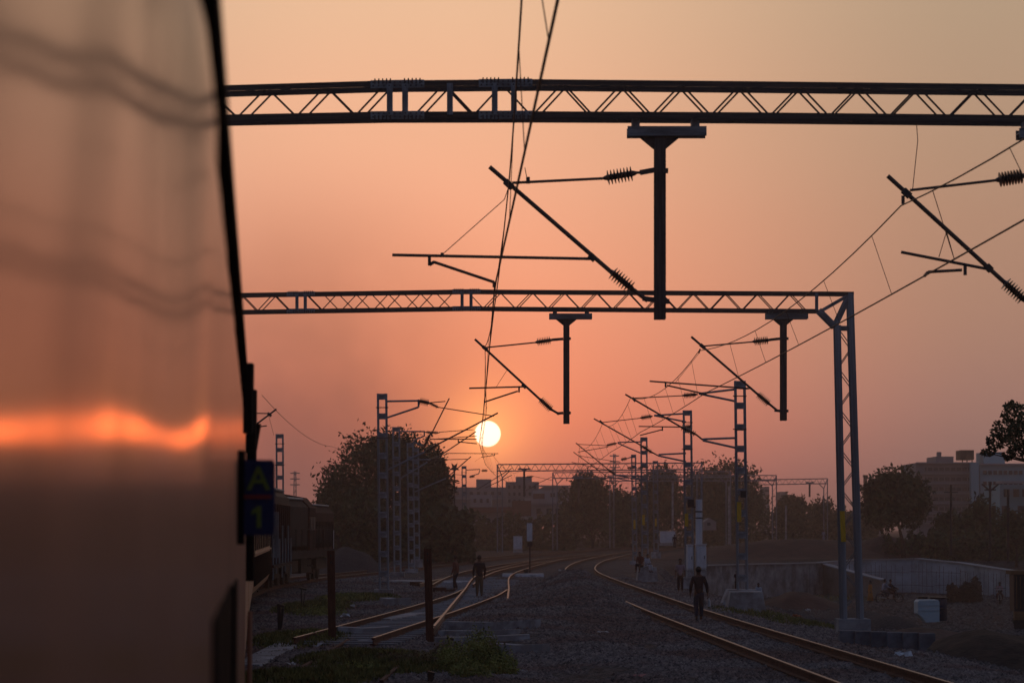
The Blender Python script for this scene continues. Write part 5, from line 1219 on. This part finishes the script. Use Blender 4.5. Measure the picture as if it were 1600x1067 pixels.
    for i in (0, 1):
        b = len(vs); w = V3(p['wr'][i]); e = V3(p['el'][i])
        vs += [sh[i], e]; r += [.046, .036]; ed += [(2, b), (b, b + 1)]
        if long_sleeve: vs += [e.lerp(w, .9)]; r += [.025]; ed += [(b + 1, b + 2)]
    me = skinmesh(vs, ed, r); me.materials.append(shirt); link('shirt', me, T, Mx)
    if skirt:
        mb = MB(); mb.tube([pel + up * .05, pel - Vector((0, 0, .15)), Vector((pel.x, pel.y, .08))], [.085, .11, .15], 16); o = mb.build('skirt', skirt, None, smooth=True); o.parent = T; o.matrix_local = Matrix.Translation(-Vector(loc)) @ Mx
    else:
        vs = [pel + up * .04, pel - up * .01]; r = [.085, .088]; ed = [(0, 1)]
        for i in (0, 1):
            b = len(vs); k_ = V3(p['kn'][i]); a_ = V3(p['an'][i]); vs += [hip[i] - Vector((0, 0, .03)), k_, k_.lerp(a_, .88)]; r += [.064, .047, .036]; ed += [(1, b), (b, b + 1), (b + 1, b + 2)]
        me = skinmesh(vs, ed, r); me.materials.append(trousers); link('trousers', me, T, Mx)
    for i in (0, 1):
        a_ = V3(p['an'][i]); mb = MB(); mb.ball(a_ + Vector((0, .035, -.025)), .03, n=8, sq=(.85, 2.0, .6)); o = mb.build('shoe', M_black, None, smooth=True); o.parent = T; o.matrix_local = Matrix.Translation(-Vector(loc)) @ Mx
    return T
C_ = lambda n, c: mat(n, c, .85, 0, .15, 6, .1)
cl_dark, cl_jean, cl_mauve, cl_red, cl_white, cl_blue, cl_khaki, cl_orange = C_('dark_cloth', (.03, .016, .018)), C_('dark_jeans', (.035, .038, .055)), C_('mauve_cloth', (.30, .21, .23)), C_('red_brown_cloth', (.14, .04, .025)), C_('white_cloth', (.45, .46, .5)), C_('pale_blue_cloth', (.22, .25, .32)), C_('khaki_cloth', (.12, .085, .05)), C_('orange_cloth', (.42, .17, .035))
def stand_at(px, py_feet, py_head, zfix=None):
    p = onG(px, py_feet) if zfix is None else W(px, py_feet, zfix)
    return p, (py_feet - py_head) / F * p.y
p, h = stand_at(1092, 970, 886); person('man in dark clothes walking away along the right track', p, h, 0.05, 'walk', cl_dark, cl_jean)
hp = p + Vector((.19 * h, .02, .40 * h)); mb = MB(); mb.tube([hp, hp - Vector((0, 0, .03)), hp - Vector((-.01, 0, .2))], [.012, .04, .045], 8); mb.tube([hp + Vector((0, 0, .03)), hp], [.012, .012], 6); mb.single('water_bottle', mat('clear_bottle', (.4, .42, .45), .2, 0, .1, 5, 0, spec=.5), 'pale bottle hanging from the hand of the walking man', 'bottle')
p, h = stand_at(1063, 926, 873); person('person in mauve top and dark shorts facing the camera left of the walking man', p, h, math.pi, 'stand', cl_mauve, cl_dark, long_sleeve=False)
p, h = stand_at(712, 923, 869); person('left walker, a slim person in dark red clothes on the sleepers', p, h, 1.2, 'walk', cl_red, cl_dark)
p, h = stand_at(749, 933, 868); person('right walker with dark top and khaki trousers on the sleepers', p, h, .2, 'stand', cl_dark, cl_khaki)
p = W(1001, 894, 126); person('seated person in red brown clothes beside the thin mast', p - Vector((0, .3, 0)), 1.35, 2.6, 'sit', cl_red, cl_dark)
p = W(1010, 894, 126.5); person('seated person in white behind the red brown one', p, 1.2, -2.4, 'sit', cl_white, cl_white)
p = W(1054, 856, 180); person('tiny dark figure beside the white shed-like box', p, .95, 0, 'stand', cl_dark, cl_dark)
p, h = W(1151, 922, 105), 30 / F * 105; person('child standing behind the concrete block of the tallest right mast', p, h * 1.02, math.pi, 'push', cl_dark, cl_dark, long_sleeve=False)
p = W(1185, 938, 104); person('child sitting low behind the concrete block', p, .95, math.pi, 'sit', cl_white, cl_dark)
p = onG(1219, 944); person('crouching child in pale shirt on the rubbish ground', p, 1.0, -.9, 'bend', cl_white, cl_dark)
p = onG(1360, 941); person('woman in orange dress by the gantry leg', p, 34 / F * p.y, 1.9, 'stand', cl_orange, cl_orange, skirt=cl_orange, hairlen=1)
p = W(1287, 846, 330); person('distant figure in pale blue by the farthest gantry leg', p, 1.5, 0, 'stand', cl_blue, cl_blue)
# motorcycles
M_chrome = mat('chrome', (.3, .3, .3), .3, 1, .1, 5, 0)
def motorcycle(label, loc, rz, s=1.0):
    T = thing('motorcycle', label, 'motorcycle', loc); Mx = Matrix.Translation(loc) @ Matrix.Rotation(rz, 4, 'Z') @ Matrix.Scale(s, 4)
    def lk(mb, n, m, sm=True):
        o = mb.build(n, m, None, smooth=sm); o.parent = T; o.matrix_local = Matrix.Translation(-Vector(loc)) @ Mx; return o
    for y in (-.65, .65):
        mb = MB(); ring = [(0, y + .3 * math.cos(a * math.tau / 18), .31 + .3 * math.sin(a * math.tau / 18)) for a in range(19)]; mb.tube(ring, .05, 8, cap=False); o = lk(mb, 'wheel', M_black)
        mb = MB(); mb.tube([(-.06, y, .31), (.06, y, .31)], .05, 8)
        for a in range(8): mb.bar((0, y, .31), (0, y + .27 * math.cos(a * math.tau / 8), .31 + .27 * math.sin(a * math.tau / 8)), .012, .012)
        o2 = lk(mb, 'hub', M_chrome)
    mb = MB(); mb.tube([(0, -.6, .4), (0, -.1, .75), (0, .45, .85), (0, .65, .32)], .035, 8); mb.tube([(0, -.3, .35), (0, .3, .35), (0, .42, .8)], .035, 8); lk(mb, 'frame', M_black)
    mb = MB(); mb.ball((0, .2, .83), .17, n=12, sq=(.8, 1.5, .75)); lk(mb, 'fuel_tank', M_loco)
    mb = MB(); mb.ball((0, -.3, .8), .16, n=12, sq=(.8, 2.3, .4)); lk(mb, 'seat', M_black)
    mb = MB(); mb.box((0, .05, .42), (.25, .35, .3)); lk(mb, 'engine', M_chrome, False)
    mb = MB(); mb.tube([(-.33, .38, 1.02), (0, .46, 1.0), (.33, .38, 1.02)], .02, 6); lk(mb, 'handlebar', M_black)
    mb = MB(); mb.ball((0, .56, .92), .09, n=10); lk(mb, 'headlight', M_chrome)
    mb = MB(); mb.tube([(.14, .1, .3), (.15, -.75, .36)], [.03, .045], 8); lk(mb, 'exhaust', M_chrome)
    return T
p = onG(1390, 942); motorcycle('motorcycle with two riders before the long concrete wall', p, -1.35, 1.0)
f = Matrix.Rotation(-1.35, 3, 'Z')
person('front rider in dark clothes on the motorcycle', p + f @ Vector((0, -.05, .12)), 1.6, -1.35, 'ride', cl_dark, cl_dark)
person('pillion rider in pale blue shirt on the motorcycle', p + f @ Vector((0, -.45, .14)), 1.6, -1.35, 'ride', cl_blue, cl_jean)
p = onG(1563, 943); motorcycle('second motorcycle near the dark lorry', p, 2.9, 1.0); person('rider on the second motorcycle near the dark lorry', p + Vector((0, .1, .1)), 1.45, 2.9, 'ride', cl_mauve, cl_dark)
# ------------------------------------------------------------------ haze
bm = bmesh.new(); bmesh.ops.create_cube(bm, size=1); me = bpy.data.meshes.new('haze'); bm.to_mesh(me); bm.free()
hz = bpy.data.objects.new('haze', me); COL.objects.link(hz); hz['kind'] = 'stuff'; hz['label'] = 'thin warm haze hanging over the whole yard'
z0, z1 = -5.0, 24.0; hz.location = (0, 960, (z0 + z1) / 2); hz.scale = (4020, 2100, z1 - z0)
m = bpy.data.materials.new('haze_air'); m.use_nodes = True; t = m.node_tree; t.nodes.clear()
v = N(t, 'ShaderNodeVolumePrincipled'); v.inputs['Color'].default_value = (.9, .82, .81, 1); v.inputs['Density'].default_value = .00052; v.inputs['Anisotropy'].default_value = .8
oo = N(t, 'ShaderNodeOutputMaterial'); t.links.new(v.outputs[0], oo.inputs['Volume']); me.materials.append(m)
